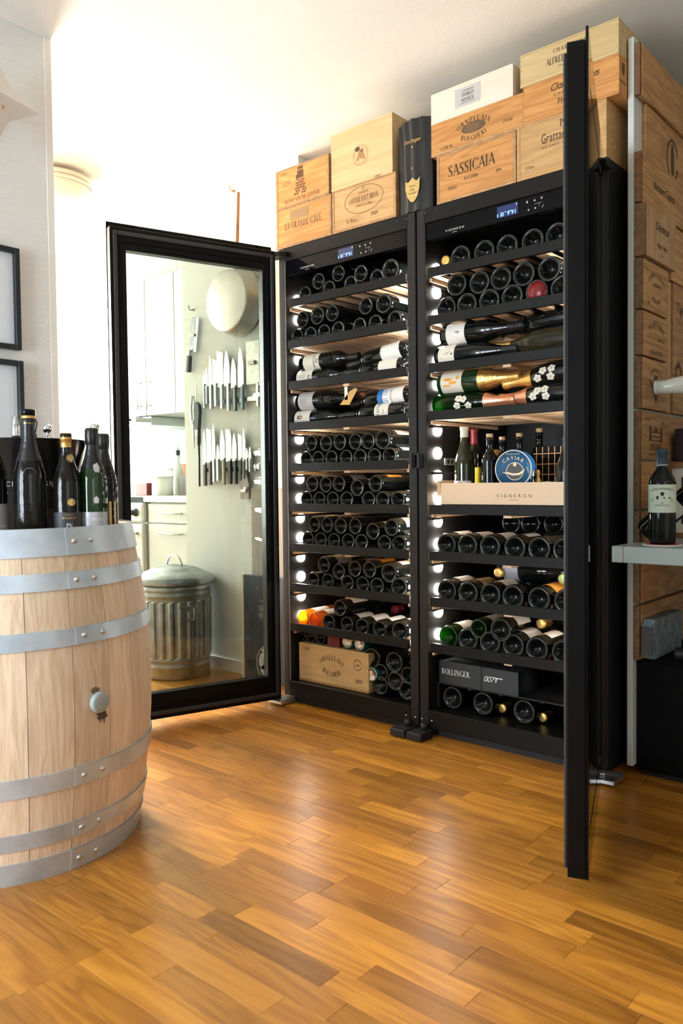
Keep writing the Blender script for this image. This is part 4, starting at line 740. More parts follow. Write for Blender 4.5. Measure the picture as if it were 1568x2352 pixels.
row('right', 1, 'lower', C(*c9, [(230, 735, 'c', True, 'glass_black', 'label_grey'), (405, 760, 'c', True, 'glass_black', 'label_gold'), (585, 790, 'c', True), (770, 805, 'c', True), (980, 805, 'c', True, 'glass_black', 'label_orange'), (1200, 820, 'c', True)]))
row('right', 0, 'lower', C(*c9, [(240, 1140, 'c', True, 'glass_bright_green', 'label_white'), (400, 1160, 'c', True), (585, 1190, 'c', True), (770, 1225, 'c', True, 'glass_black', 'label_white'), (965, 1250, 'c', True, 'glass_black', 'label_white'), (1180, 1270, 'c', True, 'glass_black', 'label_white')])); row('right', 0, 'upper', C(*c9, [(490, 1050, 'b', True, 'glass_bright_green', 'label_grey'), (670, 1060, 'c', True, 'glass_black', 'label_white')]))
# the red wax seal on one base
p = at(1231.5, 672.5, 1, .024); o = MB().lathe([(0, .0), (.0335, .0), (.0338, .002), (0, .002)], 28, RotM('X', -90)).build('wax_seal', 'bright_red'); o.location = (p.x, .0265, SZ[7]-.0185+BR['c']); tag(o, 'bright red wax disc on a base in the right cabinet', 'seal')
# bottles lying sideways: base x in px, row z, direction
def side(label, px, shelf_i, tier, kind, right=True, y=.075, glass='glass_black', lab='label_cream', cap='foil_black', lz=(.03, .115), tilt=0.0, half=75, dz=0.0, capz=None, roll=0.0):
    z = SZ[shelf_i]-.0185+BR[kind]+tier*BR[kind]*1.75+dz; x = at(px, 900, 1, y).x
    m = (Matrix.Rotation(R(tilt), 3, 'Y') @ (TOR if right else TOL))
    return bottle(label, kind, (x, y, z), m, glass, lab, cap, None, 'bottles lying sideways showing their labels', roll, lz, half, capz=capz)
def wrapf(kind, zc=0.0, flip=False):
    r = BR[kind]+.0009
    # text reading up the bottle axis: u along +axis, v around
    return lambda u, v: (-r*math.sin(v/r), -r*math.cos(v/r), u)
b = side('sideways bottle with cream label above its twin, third shelf of left cabinet', 697, 6, 1, 'b', True); txt(b, 'Rousseau', .012, lambda u, v: ((BR['b']+.0008)*math.sin(u/BR['b']), -(BR['b']+.0008)*math.cos(u/BR['b']), v), 0, .085, 'ink_soft', 'script'); patch(b, wrapf('b'), [ell(.105, .0, .007, .009)], 'ink_brown')
b = side('sideways bottle with cream label directly on the third shelf, left cabinet', 682, 6, 0, 'b', True); patch(b, wrapf('b'), [ell(.10, .0, .007, .009), rect(.06, .01, .04, .001), rect(.06, .004, .04, .001), rect(.06, -.002, .04, .001)], 'ink_brown')
b = side('tilted sideways bottle with white signature label, right end of third shelf', 944, 6, 1, 'b', False, lab='label_white', tilt=-7, dz=.004); txt(b, 'DAMILANO', .010, wrapf('b'), .118, 0, 'label_white', 'sans', rot=R(90)); patch(b, wrapf('b'), [[(.04, -.02), (.042, -.02), (.08, .02), (.078, .02)], [(.06, -.02), (.062, -.02), (.09, .018), (.088, .018)], [(.03, 0), (.032, 0), (.06, .022), (.058, .022)]], 'ink')
side('sideways bottle with cream fan label, base right, left cabinet third shelf', 938, 6, 0, 'b', False, lab='label_cream')
b = side('sideways bottle with rounded white label, upper left of fourth shelf', 690, 5, 1, 'g', True, lab='label_grey', lz=(.02, .10)); patch(b, wrapf('g'), [rect(.05, .004, .03, .001), rect(.05, -.003, .04, .001), rect(.055, -.01, .03, .001)], 'ink')
b = side('sideways bottle with pinkish crest label, lower left of fourth shelf', 676, 5, 0, 'b', True, lab='label_cream', y=.07); patch(b, wrapf('b'), [ell(.06, .006, .014, .008), rect(.06, -.008, .05, .001)], 'ink_brown')
b = side('sideways bottle with blue and white label, upper right of fourth shelf', 950, 5, 1, 'b', False, lab='label_white', lz=(.025, .12), tilt=-3); put('paper_label', label_of('b', 'label_blue', .095, .145, 76), b); txt(b, 'INCOGNITO', .008, wrapf('b'), .085, 0, 'ink', 'sans', rot=R(90))
b = side('sideways bottle with bold black lettered cream label, lower right of fourth shelf', 938, 5, 0, 'b', False, lab='label_cream', lz=(.07, .135), y=.06); txt(b, 'BRUTALIS', .014, wrapf('b'), .125, 0, 'ink', 'sans', rot=R(90)); txt(b, '2015', .006, wrapf('b'), .095, 0, 'ink', 'sans', rot=R(90))
def capend(label, px, py, y, m, kind='b', cab='left'):
    """bottle pointing neck-out, only the capsule end shows"""
    p = at(px, py, 1, y); o = bottle(label, kind, (p.x, y+BH[kind], p.z), Matrix.Rotation(R(90), 3, 'X'), 'glass_black', None, m, None, 'bottles lying neck-out'); return o
capend('neck-out bottle with pink and silver capsule above the fourth shelf', 829.5, 910.5, .10, 'foil_pink')
def tagcard(label, pts, m, top):
    """paper tag hanging from the slats; pts in px on plane Y=.03"""
    P4 = [at(x, y, 1, .03) for x, y in pts]; c = at(*top, 1, .03); t = thing('paper_tag', label, 'tag', c)
    MB().prism([(q.x-c.x, q.z-c.z) for q in P4], -.0004, .0004).build('card', m, t); mid = (P4[0]+P4[1])/2-c
    MB().tube([(0, 0, 0), (mid.x, 0, mid.z-.006)], .0007, 4).build('string', 'label_cream', t); return t
tagcard('narrow white paper tag hanging under the third shelf', [(790.5, 884), (797.5, 886), (798.5, 918), (791.5, 919)], 'label_white', (789, 879)); tagcard('brown kraft paper tag hanging under the third shelf', [(803, 898), (818, 891), (820, 896), (802, 930), (780, 930)], 'kraft', (812, 889))
b = side('sideways bottle with large P label, upper left of third shelf, right cabinet', 1022, 6, 1, 'c', True, lab='label_white', lz=(.03, .105), dz=.004); txt(b, 'P', .016, lambda u, v: ((BR['c']+.0008)*math.sin(u/BR['c']), -(BR['c']+.0008)*math.cos(u/BR['c']), v), 0, .068, 'ink')
b = side('sideways bottle with signed cream label, lower left of third shelf, right cabinet', 1010, 6, 0, 'c', True, lab='label_cream', lz=(.02, .085), y=.06); patch(b, wrapf('c'), [[(.03, -.01), (.032, -.01), (.06, .008), (.058, .009)], [(.04, .002), (.042, .002), (.07, .012), (.068, .013)], ell(.075, .004, .003, .004)], 'ink')
side('sideways clear amber bottle lying at the right of third shelf, right cabinet', 1345, 6, 0, 'c', False, glass='glass_smoke', lab=None, cap='foil_gold', y=.07, dz=.012); side('dark sideways bottle above the amber one, third shelf, right cabinet', 1350, 6, 1, 'c', False, lab=None, cap='foil_black', y=.11, dz=.02, tilt=-4)
b = side('champagne bottle with orange and white label and gold foil, fourth shelf, right cabinet', 1015, 5, 1, 'c', True, glass='glass_green', lab='label_cream', cap='foil_gold', lz=(.02, .105), capz=.165, dz=.004); patch(b, wrapf('c'), [ell(.05, .008, .018, .006), ell(.07, -.004, .016, .006), rect(.045, -.014, .03, .006), ell(.09, .012, .008, .008)], 'label_orange')
def flowers(b, kind, us):
    f = wrapf(kind)
    for i, (u, v) in enumerate(us):
        for k in range(5): a = R(72*k+20*i); patch(b, f, [ell(u+.008*math.cos(a), v+.008*math.sin(a), .0065, .0055, 10)], 'flower_white', 'painted_flower')
        patch(b, f, [ell(u, v, .004, .004, 8)], 'flower_green', 'flower_heart')
    for (u, v), (u2, v2) in zip(us, us[1:]): patch(b, f, [[(u, v-.0008), (u2, v2-.0008), (u2, v2+.0008), (u, v+.0008)]], 'flower_green', 'painted_stem')
b = side('green champagne bottle with painted white flowers, lower left, fourth shelf, right cabinet', 1005, 5, 0, 'c', True, glass='glass_bright_green', lab=None, cap='foil_pink', y=.065, capz=.20); flowers(b, 'c', [(.13, .012), (.15, -.012), (.105, -.01), (.11, .016)])
b = side('flower painted champagne bottle with gold foil, upper right, fourth shelf, right cabinet', 1362, 5, 1, 'c', False, lab=None, cap='foil_gold', dz=.012, tilt=-6, capz=.20); flowers(b, 'c', [(.17, .01), (.15, -.012), (.125, .012), (.12, -.014)])
b = side('flower painted champagne bottle with pink foil, lower right, fourth shelf, right cabinet', 1352, 5, 0, 'c', False, lab=None, cap='foil_pink', y=.07, capz=.20, dz=.006); flowers(b, 'c', [(.17, .006), (.155, -.012), (.125, .008), (.13, -.016)])
for a in (('gold capped neck-out bottle at left end of top shelf, right cabinet', 1021.5, 598, .03, 'foil_gold', 'c'), ('neck-out bottle with copper capsule deep on the eighth shelf, right cabinet', 1143, 1315.5, .14, 'foil_gold', 'c'), ('neck-out bottle with green gold capsule, eighth shelf, right cabinet', 1292, 1330, .12, 'foil_green', 'c'), ('neck-out bottle with copper capsule on the ninth shelf, right cabinet', 1241, 1433, .16, 'foil_gold', 'c'), ('neck-out bottle with red capsule deep on the ninth shelf, left cabinet', 904, 1400.5, .22, 'foil_red', 'b'), ('neck-out bottle with marked black capsule deep on the ninth shelf, left cabinet', 849, 1396, .22, 'foil_black', 'b')): capend(*a)
b = side('dark bottle with floral grey label resting above the eighth shelf, right cabinet', 1150, 1, 1, 'c', True, lab='label_silver', y=.20, lz=(.025, .085), cap='foil_black')
for i, (px, py) in enumerate(((1182, 1210), (1226, 1213), (1279, 1217))):
    p = at(px, py, 1, .30); bottle('bottle with pale label lying behind, %s from left, seventh shelf, right cabinet' % ORD[i], 'c', (p.x, .27, SZ[2]-.0185+.0415*2.6), OUT, 'glass_black', 'label_grey', 'foil_black', None, 'bottles behind on the seventh shelf')

# ------------------------------------------------------------------ bottom compartments and the drawer
ZB = .0945
def crate(label, x0, x1, z0, z1, y0, y1, m, th=.011, edge='crate_edge', ends=True, name='wine_crate', lid=True):
    c = thing(name, label, 'crate', ((x0+x1)/2, (y0+y1)/2, z0), group='wooden wine crates')
    f = box('front_board', m, x0+(th if ends else 0), x1-(th if ends else 0), y0+.001, y0+th, z0+th*.8, z1-(th*.6 if lid else 0), c, b=.0008)
    box('back_board', m, x0+th, x1-th, y1-th, y1, z0+th*.8, z1-th*.6, c)
    for a, b in ((x0, x0+th), (x1-th, x1)): box('side_board', edge if ends else m, a, b, y0+(0 if ends else th), y1, z0+th*.8, z1-th*.6, c, b=.0008)
    box('bottom_board', edge, x0, x1, y0, y1, z0, z0+th*.8, c, b=.0008); box('lid', m if not ends else edge, x0, x1, y0+.0005, y1, z1-th*.6, z1, c, b=.0008)
    ox, oy, oz = c.location; cx_ = (x0+x1)/2
    nl = []
    for zz in ((z0+z1)/2, z0+.02, z1-.02):
        for xx in (x0+.005, x1-.005): nl.append(ell(xx, zz, .0012, .0012, 6))
    face = lambda u, v: (u-ox, y0+.0004-oy, v-oz); face0 = lambda u, v: (u-ox, y0-.0006-oy, v-oz); patch(c, face0, nl, 'ink', 'nail'); return c, f, face
# crate standing in the left cabinet
q0 = at(686, 1490, 1, .035); q1 = at(846, 1545, 1, .035)
c, f, fc = crate('pale crate with curved name and 1999 inside the left cabinet', q0.x, q1.x, ZB, ZB+.155, .035, .36, 'crate_pale', ends=False)
xm = (q0.x+q1.x)/2; txt(f, 'ORNELLAIA', .019, fc, xm-.005, ZB+.105, 'ink', arc=.085, sx=.95, sp=.06); txt(f, 'BOLGHERI', .019, fc, xm-.005, ZB+.038, 'ink', arc=-.085, sx=.95, sp=.06); txt(f, '1 DM', .015, fc, q0.x+.042, ZB+.127, 'ink_soft', sx=.8); txt(f, '1999', .017, fc, q1.x-.05, ZB+.030, 'ink', 'sans', sx=.8); ring_marks(f, fc, q1.x-.055, ZB+.103, .020, .022, .0025, 'ink', 20, 340); txt(f, 'AX', .012, fc, q1.x-.055, ZB+.096, 'ink', 'script')
def small_bottle(label, px, py, y, kind='b', glass='glass_black', sc=.72):
    p = at(px, py, 1, y); o = bottle(label, kind, (p.x, y, p.z), OUT, glass, None, 'foil_black', False, 'bottles in the bottom compartments'); o.scale = (sc,)*3; return o
for i, (a, b, g) in enumerate(((689.5, 1469, 'glass_black'), (712, 1471, 'glass_smoke'), (735.5, 1472, 'glass_black'))): small_bottle('small bottle lying on the pale crate, %s from left' % ORD[i], a, b, .05, glass=g, sc=.8).location.z = ZB+.156+.8*.0345
rc = at(755.5, 1495, 1, .06); rcx = at(783, 1495, 1, .06); tag(box('red_card_box', 'red_card', rc.x, rcx.x, .05, .20, ZB+.1555, ZB+.1555+.062, b=.001), 'dark red card box on the pale crate in the left cabinet', 'box')
def can(label, px, py, y, on=None):
    p = at(px, py, 1, y); z = p.z if on is None else on+.029; t = thing('drink_can', label, 'can', (p.x, y, z), (R(-90), 0, 0), 'drink cans in the left cabinet')
    MB().lathe([(.024, 0), (.029, .006), (.0295, .012), (.0295, .105), (.024, .114), (0, .114)], 24).build('body', 'can_teal', t); MB().lathe([(.0245, .0005), (.0235, -.0015), (.022, .0), (.0205, .004), (0, .004)], 24).build('end', 'can_end', t); MB().prism([(.009*math.cos(2*math.pi*k/12), .006+.011*math.sin(2*math.pi*k/12)) for k in range(12)], .0025, .0038, Matrix.Rotation(R(90), 4, 'X') @ Matrix.Scale(-1, 4, (0, 1, 0))).build('tab', 'can_end', t); return t
can('teal drink can beside the red box on the crate', 797, 1484.5, .05, ZB+.156); can('teal drink can at the right end of the crate top', 825, 1494, .045, ZB+.156); can('silver ended drink can standing out at the crate right side', 853.5, 1549, .04)
for i, (px, py, k, d) in enumerate(((853.5, 1511.5, 'c', True), (904.5, 1521, 'c', True), (874, 1544.5, 'b', False), (906.5, 1564.5, 'g', False), (936, 1551.5, 'b', False), (872.5, 1582, 'g', False), (932.5, 1596.5, 'g', False))):
    p = at(px, py, 1, .045); bottle('%s base-out bottle of the pile beside the pale crate' % ORD[i], k, (p.x, .045, max(p.z, ZB+BR[k])), OUT, 'glass_black', rb.choice(['label_grey', None]), 'foil_black', d, 'pile of bottles beside the pale crate')
# right cabinet, bottom
q0 = at(1008, 1540, 1, .05); q1 = at(1190, 1570, 1, .05); q2 = at(1105, 1545, 1, .05); zt = at(1010, 1516, 1, .05).z; zb_ = at(1008, 1567, 1, .05).z
g = thing('gift_box', 'long black gift box with silver lettering in the right cabinet', 'box', ((q0.x+q1.x)/2, .12, zb_)); box('lid_half', 'box_teal_black', q0.x, q2.x-.001, .05, .19, zb_, zt, g, b=.001); box('base_half', 'box_teal_black', q2.x+.001, q1.x, .05, .19, zb_, zt, g, b=.001); box('inner_sleeve', 'rubber', q2.x-.003, q2.x+.003, .052, .188, zb_+.002, zt-.002, g)
gf = lambda u, v: (u-g.location.x, .0492-.12, v-zb_); zm = (zt+zb_)/2; txt(g, 'BOLLINGER', .020, gf, q0.x+.012, zm-.006, 'print_white', align='l', sx=.92); txt(g, '007', .020, gf, q2.x+.008, zm-.008, 'print_white', 'script', align='l'); patch(g, gf, [rect(q2.x+.068, zm+.009, .03, .0035), [(q2.x+.056, zm+.008), (q2.x+.062, zm+.008), (q2.x+.058, zm-.006), (q2.x+.054, zm-.006)]], 'print_white', 'pistol_mark')
rk = thing('bottle_rack', 'low black rack under the gift box in the right cabinet', 'rack', ((r0+r1)/2, .25, ZB)); box('plate', 'cab_inner', r0+.002, r1-.002, .055, .5, zb_-.006, zb_-.001, rk); box('support', 'cab_inner', r0+.002, r0+.010, .055, .5, ZB, zb_-.006, rk); box('support', 'cab_inner', r1-.010, r1-.002, .055, .5, ZB, zb_-.006, rk)
for i, (px, py) in enumerate(((1038.5, 1619.5), (1108.5, 1621), (1203, 1650.5))):
    p = at(px, py, 1, .06); bottle('%s large base-out bottle on the floor of the right cabinet' % ORD[i], 'c', (p.x, .06, ZB+.0415), OUT, 'glass_black', 'label_grey', 'foil_black', True, 'bottles on the cabinet floor')
capend('neck-out bottle with gold capsule beside the second floor bottle, right cabinet', 1152, 1627.5, .10, 'foil_gold', 'b'); capend('neck-out bottle with gold capsule beside the third floor bottle, right cabinet', 1245, 1648.5, .10, 'foil_gold', 'b')
# drawer
a = at(1012, 1110, 1, .018); b = at(1012, 1160, 1, .018)
dw = thing('open_wooden_box', 'open pale wooden box with small dark lettering in the right cabinet', 'box', ((r0+r1)/2, .25, SZ[3])); zt = a.z; DX0 = a.x; DX1 = r1-.03
f = box('front', 'drawer_beech', DX0, DX1, .018, .034, SZ[3]+.002, zt, dw, b=.0008); box('side', 'drawer_beech', DX0, DX0+.012, .034, .47, SZ[3]+.002, zt-.01, dw); box('side', 'drawer_beech', DX1-.012, DX1, .034, .47, SZ[3]+.002, zt-.01, dw); box('back', 'drawer_beech', DX0+.012, DX1-.012, .458, .47, SZ[3]+.002, zt-.01, dw); box('floor_board', 'slat_beech_x', DX0+.012, DX1-.012, .034, .458, SZ[3]+.002, SZ[3]+.010, dw); box('runner_block', 'drawer_beech', r0+.010, r0+.022, .05, .40, SZ[3]+.03, SZ[3]+.085, dw, b=.001)
df = lambda u, v: (u-dw.location.x, .0174-.25, v-SZ[3]); lc = at(1180, 1140, 1, .018); txt(f, 'VIGNERON', .0115, df, lc.x, lc.z-.004, 'ink_soft', 'sans', sp=.55); patch(f, df, [rect(lc.x, lc.z-.012, .034, .0012)], 'ink_soft')
DZ = SZ[3]+.0105
def standing(label, px, ptop, y, kind, glass='glass_black', lab=None, cap=None, corky=False, lz=(.05, .14), capz=None, name='wine_bottle', half=70, rot=0.0):
    p = at(px, ptop, 1, y); h = p.z-DZ-(.018 if corky else 0); o = bottle(label, kind, (p.x, y, DZ), UP, glass, lab, cap, None, 'bottles standing in the drawer', rot, lz, half, name, capz); s = h/BH[kind]; o.scale = (1, 1, s) if .9 < s < 1.1 else (s**.5, s**.5, s)
    if corky: MB().lathe([(0, BH[kind]-.002), (.0125, BH[kind]-.002), (.0135, BH[kind]+.018), (0, BH[kind]+.018)], 14).build('cork', 'cork', o)
    return o
o = standing('olive bottle with cream wax neck at the left of the drawer', 1066, 980, .10, 'g', 'glass_olive', 'label_grey', 'foil_cream', capz=.255, lz=(.03, .082)); txt(o, '2019', .008, lambda u, v: ((BR['g']+.001)*math.sin(u/BR['g']), -(BR['g']+.001)*math.cos(u/BR['g']), v), .0, .070, 'ink', 'sans')
standing('bottle with red capsule behind the olive one in the drawer', 1088.5, 985, .20, 'b', 'glass_black', 'label_grey', 'foil_red', capz=.235); standing('black corked bottle in front of the caviar tin', 1124, 993, .085, 'b', corky=True, lab=None); standing('corked bottle with a neck tag behind the caviar tin', 1153, 1000, .20, 'b', corky=True); standing('corked dark bottle right of centre behind the caviar tin', 1192, 992, .22, 'b', corky=True); standing('corked dark bottle behind the grid patterned box', 1238, 982, .36, 'b', corky=True)
yl = thing('yellow_carton', 'yellow label card standing behind the olive bottle', 'carton', (at(1083, 1090, 1, .165).x, .165, DZ)); xa = at(1079, 1090, 1, .155).x-yl.location.x; box('card', 'label_yellow', xa, xa+.035, -.006, .006, 0, .12, yl, b=.001, world=False); box('upper_card', 'label_yellow', xa-.002, xa+.02, -.012, -.0065, .125-.0, .15, yl, b=.001, world=False)
gt = thing('gold_tin', 'small gold topped jar between the corked bottles', 'jar', (at(1139, 1050, 1, .30).x, .30, DZ)); MB().lathe([(0, 0), (.022, 0), (.022, .15), (.02, .155), (0, .155)], 18).build('glass', 'glass_smoke', gt); MB().lathe([(.0235, .155), (.0235, .185), (.02, .188), (0, .188)], 18).build('lid', 'foil_gold', gt)
# caviar tin standing on edge
p = at(1178, 1077, 1, .062); rt = .0635; cv = thing('caviar_tin', 'round blue caviar tin standing on edge in the drawer', 'tin', (p.x, .062, p.z), (0, 0, R(9)))
tag(box('wooden_block', 'drawer_beech', p.x-.03, p.x+.04, .056, .12, DZ, p.z-rt-.001), 'plain wooden block under the blue caviar tin', 'block')
MB().lathe([(0, 0), (rt, 0), (rt+.001, .003), (rt+.001, .016), (rt-.001, .018), (rt-.001, .032), (rt-.0, .035), (rt-.001, .05), (0, .05)], 40, RotM('X', -90)).build('body', 'tin_blue', cv); MB().lathe([(0, -.0006), (rt-.004, -.0006), (rt-.004, .0002)], 40, RotM('X', -90)).build('printed_face', 'caviar_blue', cv)
cf = lambda u, v: (u, -.0011, v); cf2 = lambda u, v: (u, -.0016, v); ring_marks(cv, cf, 0, 0, rt-.0005, rt-.0005, .003, 'tin_cream', n=48, name='printed_rim'); ring_marks(cv, cf, .006, -.008, .030, .030, .002, 'tin_cream', name='printed_ring'); patch(cv, cf, [ell(.006, -.008, .028, .028, 24)], 'tin_dark', 'printed_disc'); patch(cv, cf2, [[(-.038, -.012), (-.02, -.010), (.0, -.015), (.02, -.014), (.04, -.001), (.036, -.012), (.024, -.020), (.0, -.022), (-.02, -.016)], ell(.006, .014, .006, .006)], 'tin_cream', 'sturgeon'); txt(cv, 'CAVIAR', .0125, cf, 0, .031, 'tin_cream', 'sans', arc=.047, sx=.95, sp=.12); txt(cv, 'RUSSIAN', .0055, cf, 0, .047, 'tin_cream', 'sans', sp=.4); txt(cv, 'TRADITION', .005, cf, .052, -.015, 'tin_cream', 'sans', rot=R(-70), sp=.1)
g2 = thing('grid_box', 'black box with copper grid lines at the right of the drawer', 'box', (at(1262, 1080, 1, .26).x, .26, DZ)); ga, gb = at(1224, 1080, 1, .25).x-g2.location.x, at(1302, 1080, 1, .25).x-g2.location.x; gh = at(1262, 1026, 1, .25).z-DZ; box('body', 'gloss_black', ga, gb, -.01, .03, 0, gh, g2, b=.001, world=False)
gp = [rect(ga+(gb-ga)*(k+.6)/5.6, gh/2, .0028, gh) for k in range(5)]+[rect((ga+gb)/2, gh*(k+.55)/5.2, gb-ga, .0028) for k in range(5)]; patch(g2, lambda u, v: (u, -.0106, v), gp, 'copper_line', 'grid_lines')
standing('clear glass bottle at the right end of the drawer', 1300, 1003, .12, 'c', 'glass_clear', None, None)
p = at(1221, 1090, 1, .09); fg = thing('miniature_bottle', 'dark miniature bottle with silver cap beside the caviar tin', 'bottle', (p.x, .09, DZ)); MB().lathe([(0, 0), (.015, 0), (.016, .004), (.016, .06), (.009, .075), (.009, .09), (0, .09)], 14).build('glass', 'glass_black', fg); MB().lathe([(.0115, .085), (.0115, .105), (0, .106)], 14).build('cap', 'chrome', fg)
p = at(1235, 1092, 1, .12); fg = thing('figurine', 'tiny gold figurine beside the miniature bottle', 'figurine', (p.x, .12, DZ)); MB().lathe([(0, 0), (.018, 0), (.019, .03), (.016, .06), (.008, .078), (.006, .082), (.008, .090), (.0085, .098), (.005, .106), (0, .108)], 14).build('body', 'foil_gold', fg); MB().lathe([(0, -.0), (.021, 0), (.021, .004), (0, .004)], 14).build('base', 'foil_gold', fg)
p = at(1258, 1105, 1, .14); fg = thing('small_jar', 'small jar with cream lid in front of the grid box', 'jar', (p.x, .14, DZ)); MB().lathe([(0, 0), (.02, 0), (.021, .05), (0, .05)], 16).build('glass', 'glass_smoke', fg); MB().lathe([(.022, .05), (.022, .066), (0, .068)], 16).build('lid', 'foil_cream', fg)
vt = thing('vent_grille', 'small perforated metal vent on the left inner wall', 'vent', (r0+.004, .22, 1.0)); p = at(1031, 1064, 0, r0+.003); q = at(1045, 1064, 0, r0+.003); box('plate', 'label_silver', r0+.001, r0+.006, .11, .22, .965, .99, vt, b=.001)
for k in range(4): box('slot', 'rubber', r0+.0062, r0+.0066, .125+.025*k, .138+.025*k, .971, .984, vt)

# ------------------------------------------------------------------ crates and bag on top of the cabinets
ZT = 1.856
c, f, fc = crate('orange crate with stamped serif words, lower left corner of the stack', -.694, -.394, ZT, 2.013, .0, .30, 'crate_orange')
txt(f, 'LA GRANDE CAVE', .026, fc, -.545, 1.925, 'ink_brown', sx=.72, sp=.05); patch(f, fc, [rect(-.565, 1.978, .10, .038)], 'ink_blind', 'worn_stamp')
c, f, fc = crate('orange crate with a brick tower emblem, upper left of the stack', -.690, -.402, 2.0135, 2.168, -.003, .30, 'crate_orange')
txt(f, 'GRAND VIN DE LATOUR', .0155, fc, -.548, 2.028, 'ink_brown', sx=.88, sp=.05); tw = []
for r_ in range(6):
    zz = 2.055+.010*r_; hw = .033-.0028*r_
    for k in range(5):
        xx = -.553-hw+(2*hw)*(k+.5)/5+(.003 if r_ % 2 else -.003)
        if r_ < 2 and k == 2: continue
        tw.append(rect(xx, zz, 2*hw/5-.003, .0075))
tw += [rect(-.553, 2.128, .033, .030), rect(-.553, 2.152, .026, .012), rect(-.572, 2.118, .008, .02)]
patch(f, fc, tw, 'ink_brown', 'tower_emblem'); txt(f, '12 Bles', .010, fc, -.648, 2.145, 'ink_soft', 'sans'); txt(f, '312.94', .020, fc, -.635, 2.098, 'ink_red', 'script', sx=.8)
c, f, fc = crate('tan crate with stamped oval and 1989, lower left of the black sleeve', -.390, -.086, ZT, 2.016, .0, .30, 'crate_tan')
ring_marks(f, fc, -.235, 1.955, .092, .050, .0018, 'ink_brown'); txt(f, 'LATOUR HAUT BRION', .020, fc, -.235, 1.948, 'ink_brown', sx=.56); txt(f, 'CHATEAU', .010, fc, -.235, 1.976, 'ink_brown', sx=.9); txt(f, 'Grand Cru Classe', .010, fc, -.235, 1.931, 'ink_brown', 'script', sx=.8); txt(f, '12 Bles', .014, fc, -.295, 1.880, 'ink_brown'  , 'sans', sx=.9); txt(f, '1989', .015, fc, -.185, 1.884, 'ink_brown'); patch(f, fc, [[(-.243, 1.993), (-.241, 1.991), (-.229, 2.001), (-.231, 2.001)], [(-.229, 1.991), (-.231, 1.993), (-.243, 2.001), (-.241, 2.001)]], 'ink_brown')
c, f, fc = crate('big pale pine crate with a small round stamp on top', -.393, -.100, 2.0165, 2.230, .0, .33, 'crate_pale', edge='crate_pale', ends=False)
ring_marks(f, fc, -.247, 2.118, .036, .038, .0015, 'ink_faint'); ring_marks(f, fc, -.247, 2.118, .030, .032, .0008, 'ink_faint'); patch(f, fc, [ell(-.262, 2.142, .012, .009)], 'ink_brown', 'dark_blot'); patch(f, fc, [ell(-.247, 2.12, .012, .016), [(-.268, 2.10), (-.262, 2.12), (-.255, 2.10)], [(-.238, 2.10), (-.232, 2.125), (-.226, 2.10)], ell(-.24, 2.135, .006, .006)], 'ink_faint')
# black sleeve with a gold shield
bag = thing('bottle_sleeve', 'black glossy bottle sleeve with a gold shield between the crates', 'sleeve', (-.01, .06, ZT))
mb = MB(); n = 14; vs = []; fs = []
for j in range(9):
    z = .315*j/8
    for i in range(n+1):
        u = i/n; x = -.071+.142*u; yy = -.045-.016*math.sin(math.pi*u)-(.004*math.sin(u*22+j*.4) if 0 < i < n else 0); vs.append((x+.002*math.sin(j*1.3), yy, z+(.006*math.sin(u*3) if j == 8 else 0)))
mb.add(vs, [(j*(n+1)+i, j*(n+1)+i+1, (j+1)*(n+1)+i+1, (j+1)*(n+1)+i) for j in range(8) for i in range(n)], True)
mb.box(-.070, .070, -.042, .06, 0, .308, .004); mb.build('sleeve_body', 'bag_black', bag)
bf = lambda u, v: (u, -.0625-.0025, v); patch(bag, bf, [[(-.030, .108), (-.020, .102), (-.010, .107), (0, .116), (.010, .107), (.020, .102), (.032, .112), (.030, .075), (.022, .05), (.012, .036), (.002, .030), (-.010, .036), (-.022, .052), (-.030, .078)]], 'shield_gold', 'gold_shield'); bf2 = lambda u, v: (u, -.0660, v)
for zz, s_ in ((.085, 'Vintage'), (.072, 'Cuvee'), (.060, 'Champagne')): txt(bag, s_, .006, bf2, 0, zz, 'ink_brown', 'sans', sx=.9)
txt(bag, 'Dom Perignon', .013, bf, 0, .237, 'print_gold', 'script', sx=.72); txt(bag, 'P2', .007, bf, 0, .145, 'print_gold'); patch(bag, bf, [ell(0, .222, .003, .004, 8)], 'print_gold')
c, f, fc = crate('orange crate stamped in large serif capitals, right of the black sleeve', .089, .391, ZT, 2.020, .0, .32, 'crate_orange')
txt(f, 'SASSICAIA', .037, fc, .225, 1.937, 'ink', sx=.86); txt(f, 'BOLGHERI', .011, fc, .225, 1.912, 'ink', sx=.85); txt(f, '1999', .011, fc, .328, 1.906, 'ink', sx=.8); txt(f, 'ITALIA', .011, fc, .152, 1.892, 'ink', sx=.85)
c, f, fc = crate('long orange crate with curved name and year 2000, middle of the stack', .067, .417, 2.0205, 2.130, .0, .32, 'crate_orange', ends=False)
txt(f, 'ORNELLAIA', .017, fc, .235, 2.095, 'ink', arc=.10, sx=1.0, sp=.12); txt(f, 'BOLGHERI', .016, fc, .235, 2.036, 'ink', arc=-.12, sx=1.0, sp=.12); patch(f, fc, [ell(.235, 2.077, .046, .018, 24)], 'ink_soft', 'oval_vignette'); patch(f, lambda u, v: (fc(u, v)[0], fc(u, v)[1]-.0004, fc(u, v)[2]), [rect(.23, 2.075+.006*k, .06-.012*abs(k), .0012) for k in (-2, -1, 0, 1, 2)], 'ink_faint', 'vignette_lines'); txt(f, '2000', .012, fc, .362, 2.055, 'ink', sp=.15); txt(f, '1x1500 ML', .010, fc, .13, 2.034, 'ink', 'sans', sx=.8)
c, f, fc = crate('whitish crate with a grey paper label, above the long orange crate', .067, .381, 2.1305, 2.233, .0, .32, 'crate_white', edge='crate_white', ends=False)
